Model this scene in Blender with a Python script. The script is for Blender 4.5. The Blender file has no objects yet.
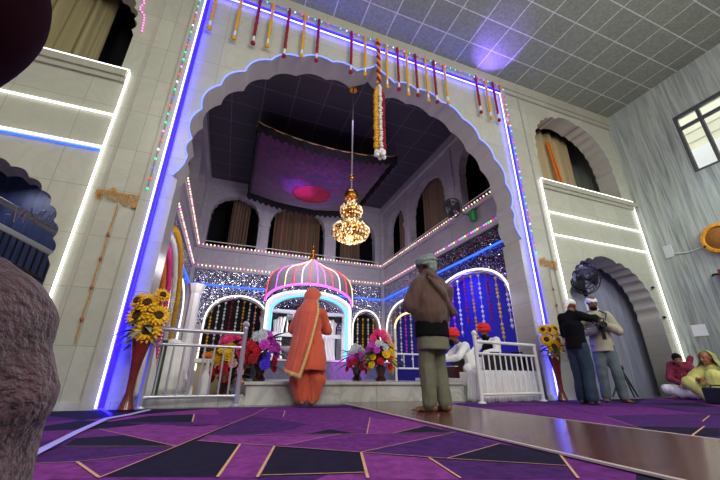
import bpy, math, random
from math import pi, sin, cos, sqrt, radians
from mathutils import Vector, Matrix, noise

random.seed(7)
S = 0.872            # whole scene and camera scaled about the origin to bring people to size; meshes are written in metres
scene = bpy.context.scene
col = scene.collection
V = Vector

# ------------------------------------------------------------------ materials
M = {}
def nmat(name):
    m = bpy.data.materials.new(name); m.use_nodes = True
    nt = m.node_tree; b = nt.nodes['Principled BSDF']
    return m, nt, nt.nodes, nt.links, b

def srgb(r, g, b):
    f = lambda c: (c/255/12.92) if c/255 <= .04045 else ((c/255+.055)/1.055)**2.4
    return (f(r), f(g), f(b), 1)

def mat(name, c, rough=.6, metal=0, vary=0, vscale=8, bump=0, bscale=40, spec=.5, sheen=0, emit=None, estr=0, trans=0, stretch=(1, 1, 1)):
    m, nt, N, L, b = nmat(name)
    c = srgb(*c)
    b.inputs['Base Color'].default_value = c
    b.inputs['Roughness'].default_value = rough
    b.inputs['Metallic'].default_value = metal
    b.inputs['Specular IOR Level'].default_value = spec
    if sheen: b.inputs['Sheen Weight'].default_value = sheen
    if trans: b.inputs['Transmission Weight'].default_value = trans
    if vary or bump:
        tc = N.new('ShaderNodeTexCoord'); mp = N.new('ShaderNodeMapping'); mp.inputs['Scale'].default_value = stretch
        L.new(tc.outputs['Object'], mp.inputs['Vector'])
    if vary:
        n = N.new('ShaderNodeTexNoise'); n.inputs['Scale'].default_value = vscale; n.inputs['Detail'].default_value = 5
        L.new(mp.outputs[0], n.inputs['Vector'])
        r = N.new('ShaderNodeValToRGB')
        r.color_ramp.elements[0].position = .3; r.color_ramp.elements[1].position = .7
        r.color_ramp.elements[0].color = tuple(x*(1-vary) for x in c[:3])+(1,)
        r.color_ramp.elements[1].color = tuple(min(1, x*(1+vary)) for x in c[:3])+(1,)
        L.new(n.outputs['Fac'], r.inputs['Fac']); L.new(r.outputs[0], b.inputs['Base Color'])
    if bump:
        n2 = N.new('ShaderNodeTexNoise'); n2.inputs['Scale'].default_value = bscale; n2.inputs['Detail'].default_value = 4
        L.new(mp.outputs[0], n2.inputs['Vector'])
        bp = N.new('ShaderNodeBump'); bp.inputs['Strength'].default_value = bump; bp.inputs['Distance'].default_value = .02
        L.new(n2.outputs['Fac'], bp.inputs['Height']); L.new(bp.outputs[0], b.inputs['Normal'])
    if emit:
        b.inputs['Emission Color'].default_value = srgb(*emit); b.inputs['Emission Strength'].default_value = estr
    M[name] = m
    return m

def glow(name, c, strength, sample=True):
    m, nt, N, L, b = nmat(name)
    b.inputs['Base Color'].default_value = srgb(*c)
    b.inputs['Emission Color'].default_value = srgb(*c); b.inputs['Emission Strength'].default_value = strength
    if not sample: m.cycles.emission_sampling = 'NONE'
    M[name] = m
    return m

def marble(name, c1, c2, vein, tw, th, axis='x', joint=(120, 120, 105), rough=.28, tilevar=.5, veinamt=.22):
    """polished marble slabs: per-slab tone, thin joints, soft veins"""
    m, nt, N, L, b = nmat(name)
    tc = N.new('ShaderNodeTexCoord'); sp = N.new('ShaderNodeSeparateXYZ'); cb = N.new('ShaderNodeCombineXYZ')
    L.new(tc.outputs['Object'], sp.inputs[0])
    L.new(sp.outputs[0 if axis == 'x' else 1], cb.inputs[0]); L.new(sp.outputs[2 if axis != 'f' else 1], cb.inputs[1])
    if axis == 'f': L.new(sp.outputs[0], cb.inputs[0])
    br = N.new('ShaderNodeTexBrick'); L.new(cb.outputs[0], br.inputs['Vector'])
    br.offset = 0; br.inputs['Scale'].default_value = 1
    br.inputs['Brick Width'].default_value = tw*S; br.inputs['Row Height'].default_value = th*S
    br.inputs['Mortar Size'].default_value = .004; br.inputs['Mortar Smooth'].default_value = .2; br.inputs['Bias'].default_value = 0
    a, d = srgb(*c1), srgb(*c2)
    mid = tuple((x+y)/2 for x, y in zip(a, d))
    br.inputs['Color1'].default_value = tuple(m_+(x-m_)*tilevar for x, m_ in zip(a, mid)); br.inputs['Color2'].default_value = tuple(m_+(x-m_)*tilevar for x, m_ in zip(d, mid))
    br.inputs['Mortar'].default_value = srgb(*joint)
    n = N.new('ShaderNodeTexNoise'); n.inputs['Scale'].default_value = 1.6; n.inputs['Detail'].default_value = 9; n.inputs['Roughness'].default_value = .62; n.inputs['Distortion'].default_value = 1.2
    L.new(tc.outputs['Object'], n.inputs['Vector'])
    r = N.new('ShaderNodeValToRGB'); e = r.color_ramp.elements
    e[0].position = .42; e[0].color = (0, 0, 0, 1); e[1].position = .5; e[1].color = (1, 1, 1, 1)
    k = e.new(.58); k.color = (0, 0, 0, 1)
    L.new(n.outputs['Fac'], r.inputs[0])
    mx = N.new('ShaderNodeMix'); mx.data_type = 'RGBA'
    ml = N.new('ShaderNodeMath'); ml.operation = 'MULTIPLY'; ml.inputs[1].default_value = veinamt
    L.new(r.outputs[0], ml.inputs[0]); L.new(ml.outputs[0], mx.inputs['Factor'])
    L.new(br.outputs['Color'], mx.inputs['A']); mx.inputs['B'].default_value = srgb(*vein)
    L.new(mx.outputs['Result'], b.inputs['Base Color'])
    b.inputs['Roughness'].default_value = rough
    M[name] = m
    return m

def grained(name, lo, hi, axis='y', rough=.3, k=7, tilt=.0, contrast=(.35, .62)):
    """bookmatched marble whose dark grain runs upright"""
    m, nt, N, L, b = nmat(name)
    tc = N.new('ShaderNodeTexCoord'); mp = N.new('ShaderNodeMapping')
    sc = (k, k, .55) ; mp.inputs['Scale'].default_value = sc
    mp.inputs['Rotation'].default_value = (tilt if axis == 'y' else 0, 0 if axis == 'y' else tilt, 0)
    L.new(tc.outputs['Object'], mp.inputs[0])
    n = N.new('ShaderNodeTexNoise'); n.inputs['Scale'].default_value = 1; n.inputs['Detail'].default_value = 7; n.inputs['Roughness'].default_value = .65; n.inputs['Distortion'].default_value = .9
    L.new(mp.outputs[0], n.inputs[0])
    r = N.new('ShaderNodeValToRGB'); e = r.color_ramp.elements
    e[0].position = contrast[0]; e[0].color = srgb(*lo); e[1].position = contrast[1]; e[1].color = srgb(*hi)
    L.new(n.outputs['Fac'], r.inputs[0])
    n2 = N.new('ShaderNodeTexNoise'); n2.inputs['Scale'].default_value = .5; L.new(tc.outputs['Object'], n2.inputs[0])
    mx = N.new('ShaderNodeMix'); mx.data_type = 'RGBA'; mx.blend_type = 'MIX'
    L.new(n2.outputs['Fac'], mx.inputs['Factor']); L.new(r.outputs[0], mx.inputs['A']); mx.inputs['B'].default_value = srgb(*hi)
    L.new(mx.outputs['Result'], b.inputs['Base Color']); b.inputs['Roughness'].default_value = rough
    M[name] = m
    return m

def tiles(name, c, line, size, off=(0, 0), rough=.5, speck=.15, lw=.012):
    m, nt, N, L, b = nmat(name)
    tc = N.new('ShaderNodeTexCoord'); mp = N.new('ShaderNodeMapping'); mp.inputs['Location'].default_value = (off[0]*S, off[1]*S, 0)
    L.new(tc.outputs['Object'], mp.inputs[0])
    br = N.new('ShaderNodeTexBrick'); br.offset = 0; L.new(mp.outputs[0], br.inputs[0])
    br.inputs['Scale'].default_value = 1; br.inputs['Brick Width'].default_value = size[0]*S; br.inputs['Row Height'].default_value = size[1]*S
    br.inputs['Mortar Size'].default_value = lw; br.inputs['Mortar Smooth'].default_value = .1
    a = srgb(*c); br.inputs['Color1'].default_value = a; br.inputs['Color2'].default_value = tuple(x*.88 for x in a[:3])+(1,)
    br.inputs['Mortar'].default_value = srgb(*line)
    n = N.new('ShaderNodeTexNoise'); n.inputs['Scale'].default_value = 18; n.inputs['Detail'].default_value = 6; L.new(tc.outputs['Object'], n.inputs[0])
    r = N.new('ShaderNodeValToRGB'); r.color_ramp.elements[0].position = .3; r.color_ramp.elements[1].position = .7
    r.color_ramp.elements[0].color = (1-speck,)*3+(1,); r.color_ramp.elements[1].color = (1, 1, 1, 1)
    L.new(n.outputs['Fac'], r.inputs[0])
    mx = N.new('ShaderNodeMix'); mx.data_type = 'RGBA'; mx.blend_type = 'MULTIPLY'; mx.inputs['Factor'].default_value = 1
    L.new(br.outputs[0], mx.inputs['A']); L.new(r.outputs[0], mx.inputs['B']); L.new(mx.outputs['Result'], b.inputs['Base Color'])
    b.inputs['Roughness'].default_value = rough
    M[name] = m

def mosaic(name, cols, scale, rough=.12, metal=.8):
    """cut-mirror mosaic: little facets of silver, blue and black glass, each tilted its own way"""
    m, nt, N, L, b = nmat(name)
    tc = N.new('ShaderNodeTexCoord')
    v = N.new('ShaderNodeTexVoronoi'); v.inputs['Scale'].default_value = scale; L.new(tc.outputs['Object'], v.inputs[0])
    r = N.new('ShaderNodeValToRGB'); r.color_ramp.interpolation = 'CONSTANT'; e = r.color_ramp.elements
    e[0].position = 0; e[0].color = srgb(*cols[0]); e[1].position = 1/len(cols); e[1].color = srgb(*cols[1])
    for i in range(2, len(cols)):
        k = e.new(i/len(cols)); k.color = srgb(*cols[i])
    sp = N.new('ShaderNodeSeparateColor'); L.new(v.outputs['Color'], sp.inputs[0]); L.new(sp.outputs[0], r.inputs[0])
    L.new(r.outputs[0], b.inputs['Base Color'])
    b.inputs['Roughness'].default_value = rough; b.inputs['Metallic'].default_value = metal
    geo = N.new('ShaderNodeNewGeometry'); sb = N.new('ShaderNodeVectorMath'); sb.operation = 'SUBTRACT'; sb.inputs[1].default_value = (.5, .5, .5)
    L.new(v.outputs['Color'], sb.inputs[0])
    sc = N.new('ShaderNodeVectorMath'); sc.operation = 'SCALE'; sc.inputs['Scale'].default_value = .8; L.new(sb.outputs[0], sc.inputs[0])
    ad = N.new('ShaderNodeVectorMath'); ad.operation = 'ADD'; L.new(geo.outputs['Normal'], ad.inputs[0]); L.new(sc.outputs[0], ad.inputs[1])
    nn = N.new('ShaderNodeVectorMath'); nn.operation = 'NORMALIZE'; L.new(ad.outputs[0], nn.inputs[0]); L.new(nn.outputs[0], b.inputs['Normal'])
    M[name] = m

def carpetmat(name, c, vary=.35):
    m, nt, N, L, b = nmat(name)
    c = srgb(*c); tc = N.new('ShaderNodeTexCoord')
    n = N.new('ShaderNodeTexNoise'); n.inputs['Scale'].default_value = 14; n.inputs['Detail'].default_value = 8; n.inputs['Roughness'].default_value = .7
    L.new(tc.outputs['Object'], n.inputs[0])
    r = N.new('ShaderNodeValToRGB'); r.color_ramp.elements[0].position = .3; r.color_ramp.elements[1].position = .72
    r.color_ramp.elements[0].color = tuple(x*(1-vary) for x in c[:3])+(1,); r.color_ramp.elements[1].color = tuple(x*(1+vary) for x in c[:3])+(1,)
    L.new(n.outputs['Fac'], r.inputs[0]); L.new(r.outputs[0], b.inputs['Base Color'])
    b.inputs['Roughness'].default_value = .9; b.inputs['Specular IOR Level'].default_value = .15
    n2 = N.new('ShaderNodeTexNoise'); n2.inputs['Scale'].default_value = 220; L.new(tc.outputs['Object'], n2.inputs[0])
    bp = N.new('ShaderNodeBump'); bp.inputs['Strength'].default_value = .5; bp.inputs['Distance'].default_value = .01
    L.new(n2.outputs['Fac'], bp.inputs['Height']); L.new(bp.outputs[0], b.inputs['Normal'])
    M[name] = m

def striped(name, cols, axis=0, scale=9, rough=.8, distort=2.0):
    """woven curtain cloth, coloured stripes running down"""
    m, nt, N, L, b = nmat(name)
    tc = N.new('ShaderNodeTexCoord'); sp = N.new('ShaderNodeSeparateXYZ'); L.new(tc.outputs['Object'], sp.inputs[0])
    cb = N.new('ShaderNodeCombineXYZ'); L.new(sp.outputs[axis], cb.inputs[0])
    n = N.new('ShaderNodeTexNoise'); n.inputs['Scale'].default_value = scale; n.inputs['Detail'].default_value = 3; L.new(cb.outputs[0], n.inputs[0])
    r = N.new('ShaderNodeValToRGB'); e = r.color_ramp.elements
    lo, hi = .32, .68
    e[0].position = lo; e[0].color = srgb(*cols[0]); e[1].position = hi; e[1].color = srgb(*cols[-1])
    for i in range(1, len(cols)-1):
        k = e.new(lo+(hi-lo)*i/(len(cols)-1)); k.color = srgb(*cols[i])
    L.new(n.outputs['Fac'], r.inputs[0]); L.new(r.outputs[0], b.inputs['Base Color'])
    b.inputs['Roughness'].default_value = rough
    M[name] = m

marble('hall_marble', (190, 189, 174), (172, 172, 157), (150, 152, 140), .93, .78, 'x', (140, 138, 122))
marble('hall_marble_side', (190, 188, 176), (176, 176, 164), (150, 150, 140), .93, .78, 'y', (140, 138, 122))
marble('trim_marble', (182, 179, 162), (166, 164, 148), (150, 148, 138), 1.2, 3, 'x', (130, 128, 116))
marble('soffit_marble', (194, 190, 180), (178, 175, 168), (165, 160, 165), .6, .5, 'y', (150, 145, 150), rough=.35)
marble('chamber_marble', (188, 182, 188), (172, 166, 174), (140, 134, 146), 1.1, .8, 'x', (120, 115, 125))
marble('chamber_marble_side', (188, 182, 188), (172, 166, 174), (140, 134, 146), 1.1, .8, 'y', (120, 115, 125))
marble('step_marble', (205, 204, 198), (180, 180, 176), (120, 120, 118), 1.3, .9, 'x', (130, 130, 125), rough=.18, veinamt=.35)
grained('grain_wall', (62, 70, 64), (180, 188, 176), 'y', k=12, tilt=.12, contrast=(.38, .6))
grained('grain_niche', (58, 60, 84), (150, 152, 172), 'x', k=8, tilt=.25, contrast=(.34, .62))
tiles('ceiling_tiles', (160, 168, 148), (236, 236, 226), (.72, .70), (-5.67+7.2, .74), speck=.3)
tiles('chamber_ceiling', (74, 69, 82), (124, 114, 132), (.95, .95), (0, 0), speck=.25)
mosaic('mirror_mosaic', [(240, 240, 245), (60, 70, 120), (20, 20, 30), (210, 215, 225), (150, 155, 175), (60, 66, 100), (235, 235, 235)], 52)
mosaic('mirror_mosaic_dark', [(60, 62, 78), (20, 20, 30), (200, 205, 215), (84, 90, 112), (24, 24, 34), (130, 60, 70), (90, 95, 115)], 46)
carpetmat('carpet_purple', (104, 42, 118), .5); carpetmat('carpet_violet', (72, 34, 98), .5); carpetmat('carpet_night', (28, 23, 48), .3); carpetmat('carpet_plum', (128, 54, 132), .45)
mat('carpet_gold', (206, 158, 116), .8, vary=.2, vscale=60)
mat('carpet_stripe', (150, 100, 110), .8, vary=.2, vscale=60)
mat('black', (16, 16, 19), .5); mat('gloss_black', (10, 10, 12), .2); mat('steel', (214, 214, 218), .28, .7); mat('white_paint', (225, 225, 222), .4)
mat('pleated_white', (224, 222, 224), .8, vary=.08); mat('white_cloth', (232, 232, 230), .85, vary=.06)
mat('gold', (226, 160, 70), .25, 1); mat('rope_gold', (196, 140, 50), .45, .4, vary=.3, vscale=60)
mat('crystal', (255, 232, 190), .1, .5, spec=1, emit=(255, 216, 160), estr=.38); mat('crystal_dim', (172, 138, 84), .15, .8, spec=1)
mat('wood_floor', (100, 64, 56), .13, vary=.28, vscale=3, bump=.06, bscale=30, spec=.6, stretch=(1, 8, 1))
mat('wood_edge', (196, 180, 176), .4)
glow('led_white', (255, 255, 255), 2.0); glow('led_core', (225, 225, 255), 2.4); glow('led_blue', (13, 3, 255), 14); glow('led_blue_line', (40, 90, 255), 2.2)
glow('led_pale_blue', (110, 130, 255), 1.6)
glow('led_cyan', (80, 190, 255), 1.7); glow('led_warm', (255, 240, 226), 1.5)
for n_, c_ in dict(pink=(255, 120, 170), magenta=(225, 110, 255), red=(255, 70, 70), yellow=(255, 226, 150), white=(255, 240, 240)).items(): glow('tube_'+n_, c_, 1.05, False)
for n_, c_ in dict(warm=(255, 236, 200), pink=(255, 140, 220), white=(255, 255, 255), green=(40, 255, 170), red=(255, 60, 50), blue=(80, 90, 255)).items(): glow('bulb_'+n_, c_, 1.5, False)
mat('wire', (120, 130, 110), .5); mat('rod_grey', (150, 150, 154), .4)
# garlands and flowers
mat('marigold', (236, 172, 20), .8, vary=.25, vscale=70, bump=.8, bscale=120); mat('rose_red', (150, 12, 36), .8, vary=.35, vscale=70, bump=.8, bscale=120)
mat('jasmine', (240, 238, 230), .8, vary=.1, vscale=70, bump=.8, bscale=120); mat('orange_flower', (240, 122, 30), .8, vary=.3, vscale=60, bump=.8, bscale=120)
mat('petal_pink', (232, 60, 130), .7, vary=.3, vscale=50); mat('petal_magenta', (214, 70, 206), .7, vary=.2, vscale=50); mat('petal_grey', (196, 204, 214), .7, vary=.2, vscale=50)
mat('petal_blue', (86, 60, 240), .7, vary=.2, vscale=50); mat('petal_yellow', (250, 198, 20), .7, vary=.25, vscale=50); mat('petal_red', (200, 24, 50), .7, vary=.3, vscale=50); mat('petal_blush', (240, 170, 160), .7, vary=.2, vscale=50)
mat('sun_petal', (250, 186, 14), .6, vary=.2, vscale=30); mat('seed_brown', (66, 38, 14), .9, vary=.4, vscale=90, bump=.6)
mat('leaf', (46, 66, 44), .6, vary=.3, vscale=20); mat('dry_leaf', (150, 146, 130), .7, vary=.3, vscale=20)
mat('vase_brown', (108, 36, 22), .22, vary=.35, vscale=9, spec=.7); mat('vase_dark', (56, 16, 16), .25)
# cloth
striped('curtain_olive', [(110, 102, 70), (164, 152, 112), (134, 124, 86), (186, 174, 136)], 0, 5)
striped('curtain_tan', [(120, 104, 76), (178, 160, 122), (146, 130, 96), (200, 184, 146)], 0, 5)
striped('curtain_brown', [(74, 56, 46), (120, 96, 76), (96, 76, 62), (140, 116, 90)], 0, 5)
striped('curtain_multi', [(96, 76, 60), (126, 104, 78), (104, 70, 54), (110, 92, 66), (84, 74, 50)], 0, 3)
striped('curtain_side', [(80, 62, 52), (130, 106, 86), (104, 84, 70)], 1, 5)
m_ = mat('canopy_cloth', (58, 30, 128), .7, vary=.6, vscale=7, sheen=.3)
for e_, p_, c_ in ((m_.node_tree.nodes['Color Ramp'].color_ramp.elements, .62, (104, 24, 74)),): k_ = e_.new(p_); k_.color = srgb(*c_)
mat('medallion', (150, 22, 44), .7, vary=.45, vscale=26); mat('fringe', (24, 14, 24), .9, vary=.4, vscale=40, bump=.8, bscale=60)
mat('orange_suit', (200, 82, 52), .8, vary=.1, vscale=6, sheen=.3); mat('orange_scarf', (204, 86, 58), .75, vary=.14, vscale=7, sheen=.4); mat('gold_lace', (206, 164, 104), .6, .2, vary=.35, vscale=80)
mat('skin', (150, 98, 72), .55, vary=.06); mat('skin_dark', (112, 70, 50), .55, vary=.06); mat('hair_black', (14, 12, 13), .9, spec=.2); mat('beard_grey', (120, 116, 110), .8)
mat('shawl_brown', (84, 60, 52), .9, vary=.16, vscale=10, sheen=.2, bump=.2, bscale=200); mat('kurta_grey', (100, 99, 82), .85, vary=.14, vscale=9); mat('turban_grey', (118, 130, 126), .9, vary=.2, vscale=30, bump=.5, bscale=40)
mat('sweater_black', (11, 11, 15), .95, vary=.2, spec=.15); mat('jeans_dark', (28, 46, 68), .85, vary=.3, vscale=7); mat('jeans_faded', (88, 100, 108), .85, vary=.35, vscale=7); mat('jacket_beige', (166, 162, 142), .85, vary=.12, vscale=8)
mat('scarf_white', (232, 230, 232), .85, vary=.06); mat('maroon_print', (124, 26, 58), .85, vary=.5, vscale=22); mat('yellow_suit', (206, 204, 116), .85, vary=.12, vscale=8); mat('olive_scarf', (168, 170, 106), .85, vary=.12, vscale=8)
mat('red_turban', (222, 34, 24), .8, vary=.15, vscale=20); mat('navy_box', (22, 22, 34), .5); mat('eye', (24, 18, 16), .3); mat('lips', (140, 66, 60), .5); mat('lens', (12, 14, 22), .08, spec=1)
mat('mauve_fleece', (92, 66, 74), 1, vary=.42, vscale=11, bump=1, bscale=70, sheen=.3); mat('maroon_scarf', (34, 2, 15), .95, vary=.15, spec=.1)
mat('beige_box', (196, 178, 142), .6, vary=.06); mat('silver_cloth', (92, 92, 122), .45, vary=.35, vscale=30); mat('dark_print', (70, 66, 76), .8, vary=.5, vscale=18)
mat('dome_net', (120, 114, 122), .7, vary=.3, vscale=40); mat('palki_white', (226, 222, 226), .35); mat('blue_backing', (30, 26, 150), .7, emit=(30, 24, 190), estr=.0)
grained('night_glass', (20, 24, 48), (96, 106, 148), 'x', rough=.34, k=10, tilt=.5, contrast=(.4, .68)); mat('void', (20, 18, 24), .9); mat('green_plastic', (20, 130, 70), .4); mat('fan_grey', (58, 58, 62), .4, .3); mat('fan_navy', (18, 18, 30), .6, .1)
mat('window_frame', (74, 74, 72), .5); mat('yellow_rim', (226, 158, 34), .6, vary=.2, vscale=20, bump=.4, bscale=60); mat('woven_brown', (150, 98, 34), .7, vary=.45, vscale=40, bump=.5, bscale=80); mat('red_box', (120, 34, 24), .5); mat('paper', (232, 234, 230), .8)
mat('outside_wall', (226, 222, 196), .8, vary=.06, vscale=2); mat('outside_white', (250, 250, 250), .8)
mat('plate', (200, 204, 198), .5); mat('tape_lilac', (176, 166, 226), .4); mat('copper', (150, 70, 50), .5)
m_, nt_, N_, L_, b_ = nmat('pane'); b_.inputs['Transmission Weight'].default_value = 1; b_.inputs['Roughness'].default_value = 0; b_.inputs['IOR'].default_value = 1.05; b_.inputs['Base Color'].default_value = (1, 1, 1, 1); M['pane'] = m_
m_, nt_, N_, L_, b_ = nmat('blue_glass'); b_.inputs['Base Color'].default_value = srgb(60, 70, 130); b_.inputs['Roughness'].default_value = .12; b_.inputs['Metallic'].default_value = .7; M['blue_glass'] = m_

# ------------------------------------------------------------------ mesh building
ORG = {}
class MB:
    def __init__(s): s.v = []; s.f = []; s.m = []; s.k = 0
    def add(s, vs, fs, mi=None):
        o = len(s.v); s.v += [tuple(p) for p in vs]; s.f += [tuple(i+o for i in f) for f in fs]; s.m += [s.k if mi is None else mi]*len(fs); return s
    def box(s, x0, x1, y0, y1, z0, z1, mi=None):
        return s.add([(x, y, z) for z in (z0, z1) for y in (y0, y1) for x in (x0, x1)], [(0, 2, 3, 1), (4, 5, 7, 6), (0, 1, 5, 4), (2, 6, 7, 3), (0, 4, 6, 2), (1, 3, 7, 5)], mi)
    def tube(s, path, r, n=8, closed=False, mi=None, sq=1.0, caps=True):
        P = [V(p) for p in path]; c = len(P); vs = []; up = None
        rr = r if isinstance(r, (list, tuple)) else [r]*c
        for i, p in enumerate(P):
            a = P[(i-1) % c] if (closed or i) else p; b = P[(i+1) % c] if (closed or i < c-1) else p
            t = (b-a)
            t = t.normalized() if t.length > 1e-9 else V((0, 0, 1))
            if up is None:
                up = V((0, 0, 1)) if abs(t.z) < .9 else V((0, 1, 0))
            e1 = up.cross(t)
            if e1.length < 1e-6: e1 = t.orthogonal()
            e1.normalize(); e2 = t.cross(e1); up = e2
            for k in range(n):
                q = 2*pi*k/n; vs.append(p+e1*cos(q)*rr[i]+e2*sin(q)*rr[i]*sq)
        fs = []
        for i in range(c if closed else c-1):
            j = (i+1) % c
            for k in range(n):
                k2 = (k+1) % n; fs.append((i*n+k, i*n+k2, j*n+k2, j*n+k))
        if not closed and caps:
            fs.append(tuple(range(n))[::-1]); fs.append(tuple((c-1)*n+k for k in range(n)))
        return s.add(vs, fs, mi)
    def lathe(s, prof, c=(0, 0, 0), n=16, mi=None, sy=1.0, rot=None):
        vs = []; fs = []; k = len(prof)
        for r, z in prof:
            for a in range(n):
                p = V((r*cos(2*pi*a/n), r*sy*sin(2*pi*a/n), z))
                if rot: p = rot @ p
                vs.append(p+V(c))
        for i in range(k-1):
            for a in range(n):
                b = (a+1) % n; fs.append((i*n+a, i*n+b, (i+1)*n+b, (i+1)*n+a))
        fs.append(tuple(range(n))[::-1]); fs.append(tuple((k-1)*n+a for a in range(n)))
        return s.add(vs, fs, mi)
    def ball(s, c, r, nu=10, nv=7, rot=None, mi=None):
        r = r if isinstance(r, (list, tuple)) else (r, r, r); c = V(c)
        vs = [(0, 0, 1)]; 
        for j in range(1, nv):
            for i in range(nu):
                a, b = 2*pi*i/nu, pi*j/nv; vs.append((sin(b)*cos(a), sin(b)*sin(a), cos(b)))
        vs.append((0, 0, -1)); fs = []
        for i in range(nu):
            fs.append((0, 1+i, 1+(i+1) % nu))
            for j in range(nv-2): fs.append((1+j*nu+i, 1+(j+1)*nu+i, 1+(j+1)*nu+(i+1) % nu, 1+j*nu+(i+1) % nu))
            fs.append((1+(nv-2)*nu+i, len(vs)-1, 1+(nv-2)*nu+(i+1) % nu))
        out = []
        for p in vs:
            q = V((p[0]*r[0], p[1]*r[1], p[2]*r[2]))
            if rot: q = rot @ q
            out.append(q+c)
        return s.add(out, fs, mi)
    def limb(s, p0, p1, r0, r1, n=12, mi=None, sq=1.0):
        p0, p1 = V(p0), V(p1); d = p1-p0; L = d.length
        if L < 1e-6: return s.ball(p0, r0)
        t = d/L; path = []; rr = []
        for a in (-90, -55, -25): path.append(p0+t*r0*sin(radians(a))); rr.append(max(r0*cos(radians(a)), .0005))
        for k in (0, .33, .67, 1): path.append(p0+d*k); rr.append(r0+(r1-r0)*k)
        for a in (25, 55, 90): path.append(p1+t*r1*sin(radians(a))); rr.append(max(r1*cos(radians(a)), .0005))
        return s.tube(path, rr, n, mi=mi, sq=sq)
    def grid(s, fn, nu, nv, mi=None, closed=False):
        vs = [fn(i/(nu-(0 if closed else 1)), j/(nv-1)) for j in range(nv) for i in range(nu)]
        fs = [(j*nu+i, j*nu+(i+1) % nu, (j+1)*nu+(i+1) % nu, (j+1)*nu+i) for j in range(nv-1) for i in range(nu if closed else nu-1)]
        return s.add(vs, fs, mi)
    def poly(s, pts, mi=None): return s.add(pts, [tuple(range(len(pts)))], mi)
    def prism(s, pts, ax, d0, d1, mi=None):
        """closed 2-D outline extruded along x ('x': pts are y,z) or y ('y': pts are x,z) or z"""
        f = {'x': lambda a, b, d: (d, a, b), 'y': lambda a, b, d: (a, d, b), 'z': lambda a, b, d: (a, b, d)}[ax]
        n = len(pts); vs = [f(a, b, d0) for a, b in pts]+[f(a, b, d1) for a, b in pts]
        fs = [tuple(range(n))[::-1], tuple(range(n, 2*n))]+[(i, (i+1) % n, n+(i+1) % n, n+i) for i in range(n)]
        return s.add(vs, fs, mi)
    def build(s, name, mats, parent=None, smooth=True, thick=0, org=None):
        o3 = V(ORG[parent.name]) if parent is not None else V((0, 0, 0) if org is None else org)
        me = bpy.data.meshes.new(name)
        me.from_pydata([tuple((V(p)-o3)*S) for p in s.v], [], s.f)
        return finish(me, name, mats, parent, smooth, thick, o3, s.m)

def finish(me, name, mats, parent, smooth, thick, o3, mi=None):
    mats = mats if isinstance(mats, (list, tuple)) else [mats]
    for x in mats: me.materials.append(M[x] if isinstance(x, str) else x)
    if mi and len(mats) > 1:
        for p, k in zip(me.polygons, mi): p.material_index = k
    if smooth:
        for p in me.polygons: p.use_smooth = True
        try: me.set_sharp_from_angle(angle=radians(smooth if smooth is not True else 40))
        except Exception: pass
    me.update()
    ob = bpy.data.objects.new(name, me); col.objects.link(ob)
    if parent is not None: ob.parent = parent
    else: ob.location = tuple(o3*S)
    ORG[ob.name] = tuple(o3)
    if thick:
        md = ob.modifiers.new('thickness', 'SOLIDIFY'); md.thickness = thick*S; md.offset = 0
    return ob

def tag(o, label, cat, group=None):
    o['label'] = label; o['category'] = cat
    if group: o['group'] = group
    return o
def thing(name, label, cat, loc=(0, 0, 0), group=None):
    o = bpy.data.objects.new(name, None); o.empty_display_size = .1; col.objects.link(o)
    o.location = V(loc)*S; ORG[o.name] = tuple(loc); return tag(o, label, cat, group)
def struct(o): o['kind'] = 'structure'; return o
def copy_tree(o, loc=None, parent=None, label=None, rotz=None):
    c = o.copy(); col.objects.link(c)
    if parent is not None: c.parent = parent
    if loc is not None: c.location = V(loc)*S
    if rotz is not None: c.rotation_euler[2] = rotz
    if label: c['label'] = label
    for ch in list(o.children): copy_tree(ch, parent=c)
    return c

def remesh(mb, voxel, smooth=3, fold=0, fs=(9, 9, 2.5), seed=0):
    """closed overlapping forms fused into one continuous skin (in layout units)"""
    me = bpy.data.meshes.new('t'); me.from_pydata(mb.v, [], mb.f); ob = bpy.data.objects.new('t', me); col.objects.link(ob)
    r = ob.modifiers.new('r', 'REMESH'); r.mode = 'VOXEL'; r.voxel_size = voxel
    if smooth:
        q = ob.modifiers.new('s', 'SMOOTH'); q.iterations = smooth; q.factor = .5
    dg = bpy.context.evaluated_depsgraph_get(); dg.update()
    ev = bpy.data.meshes.new_from_object(ob.evaluated_get(dg)); bpy.data.objects.remove(ob); bpy.data.meshes.remove(me)
    out = MB()
    vs = [v.co.copy() for v in ev.vertices]; nr = [v.normal.copy() for v in ev.vertices]
    if fold:
        for i, p in enumerate(vs):
            k = noise.noise(V((p.x*fs[0]+seed, p.y*fs[1], p.z*fs[2])))+.5*noise.noise(V((p.x*fs[0]*2.3, p.y*fs[1]*2.3+seed, p.z*fs[2]*2.3)))
            vs[i] = p+nr[i]*k*fold
    out.add(vs, [tuple(f.vertices) for f in ev.polygons]); bpy.data.meshes.remove(ev)
    return out
def place(mb, loc, rz, sc=1.0):
    R = Matrix.Rotation(rz, 3, 'Z'); L = V(loc); mb.v = [tuple(R @ (V(p)*sc)+L) for p in mb.v]; return mb

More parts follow.
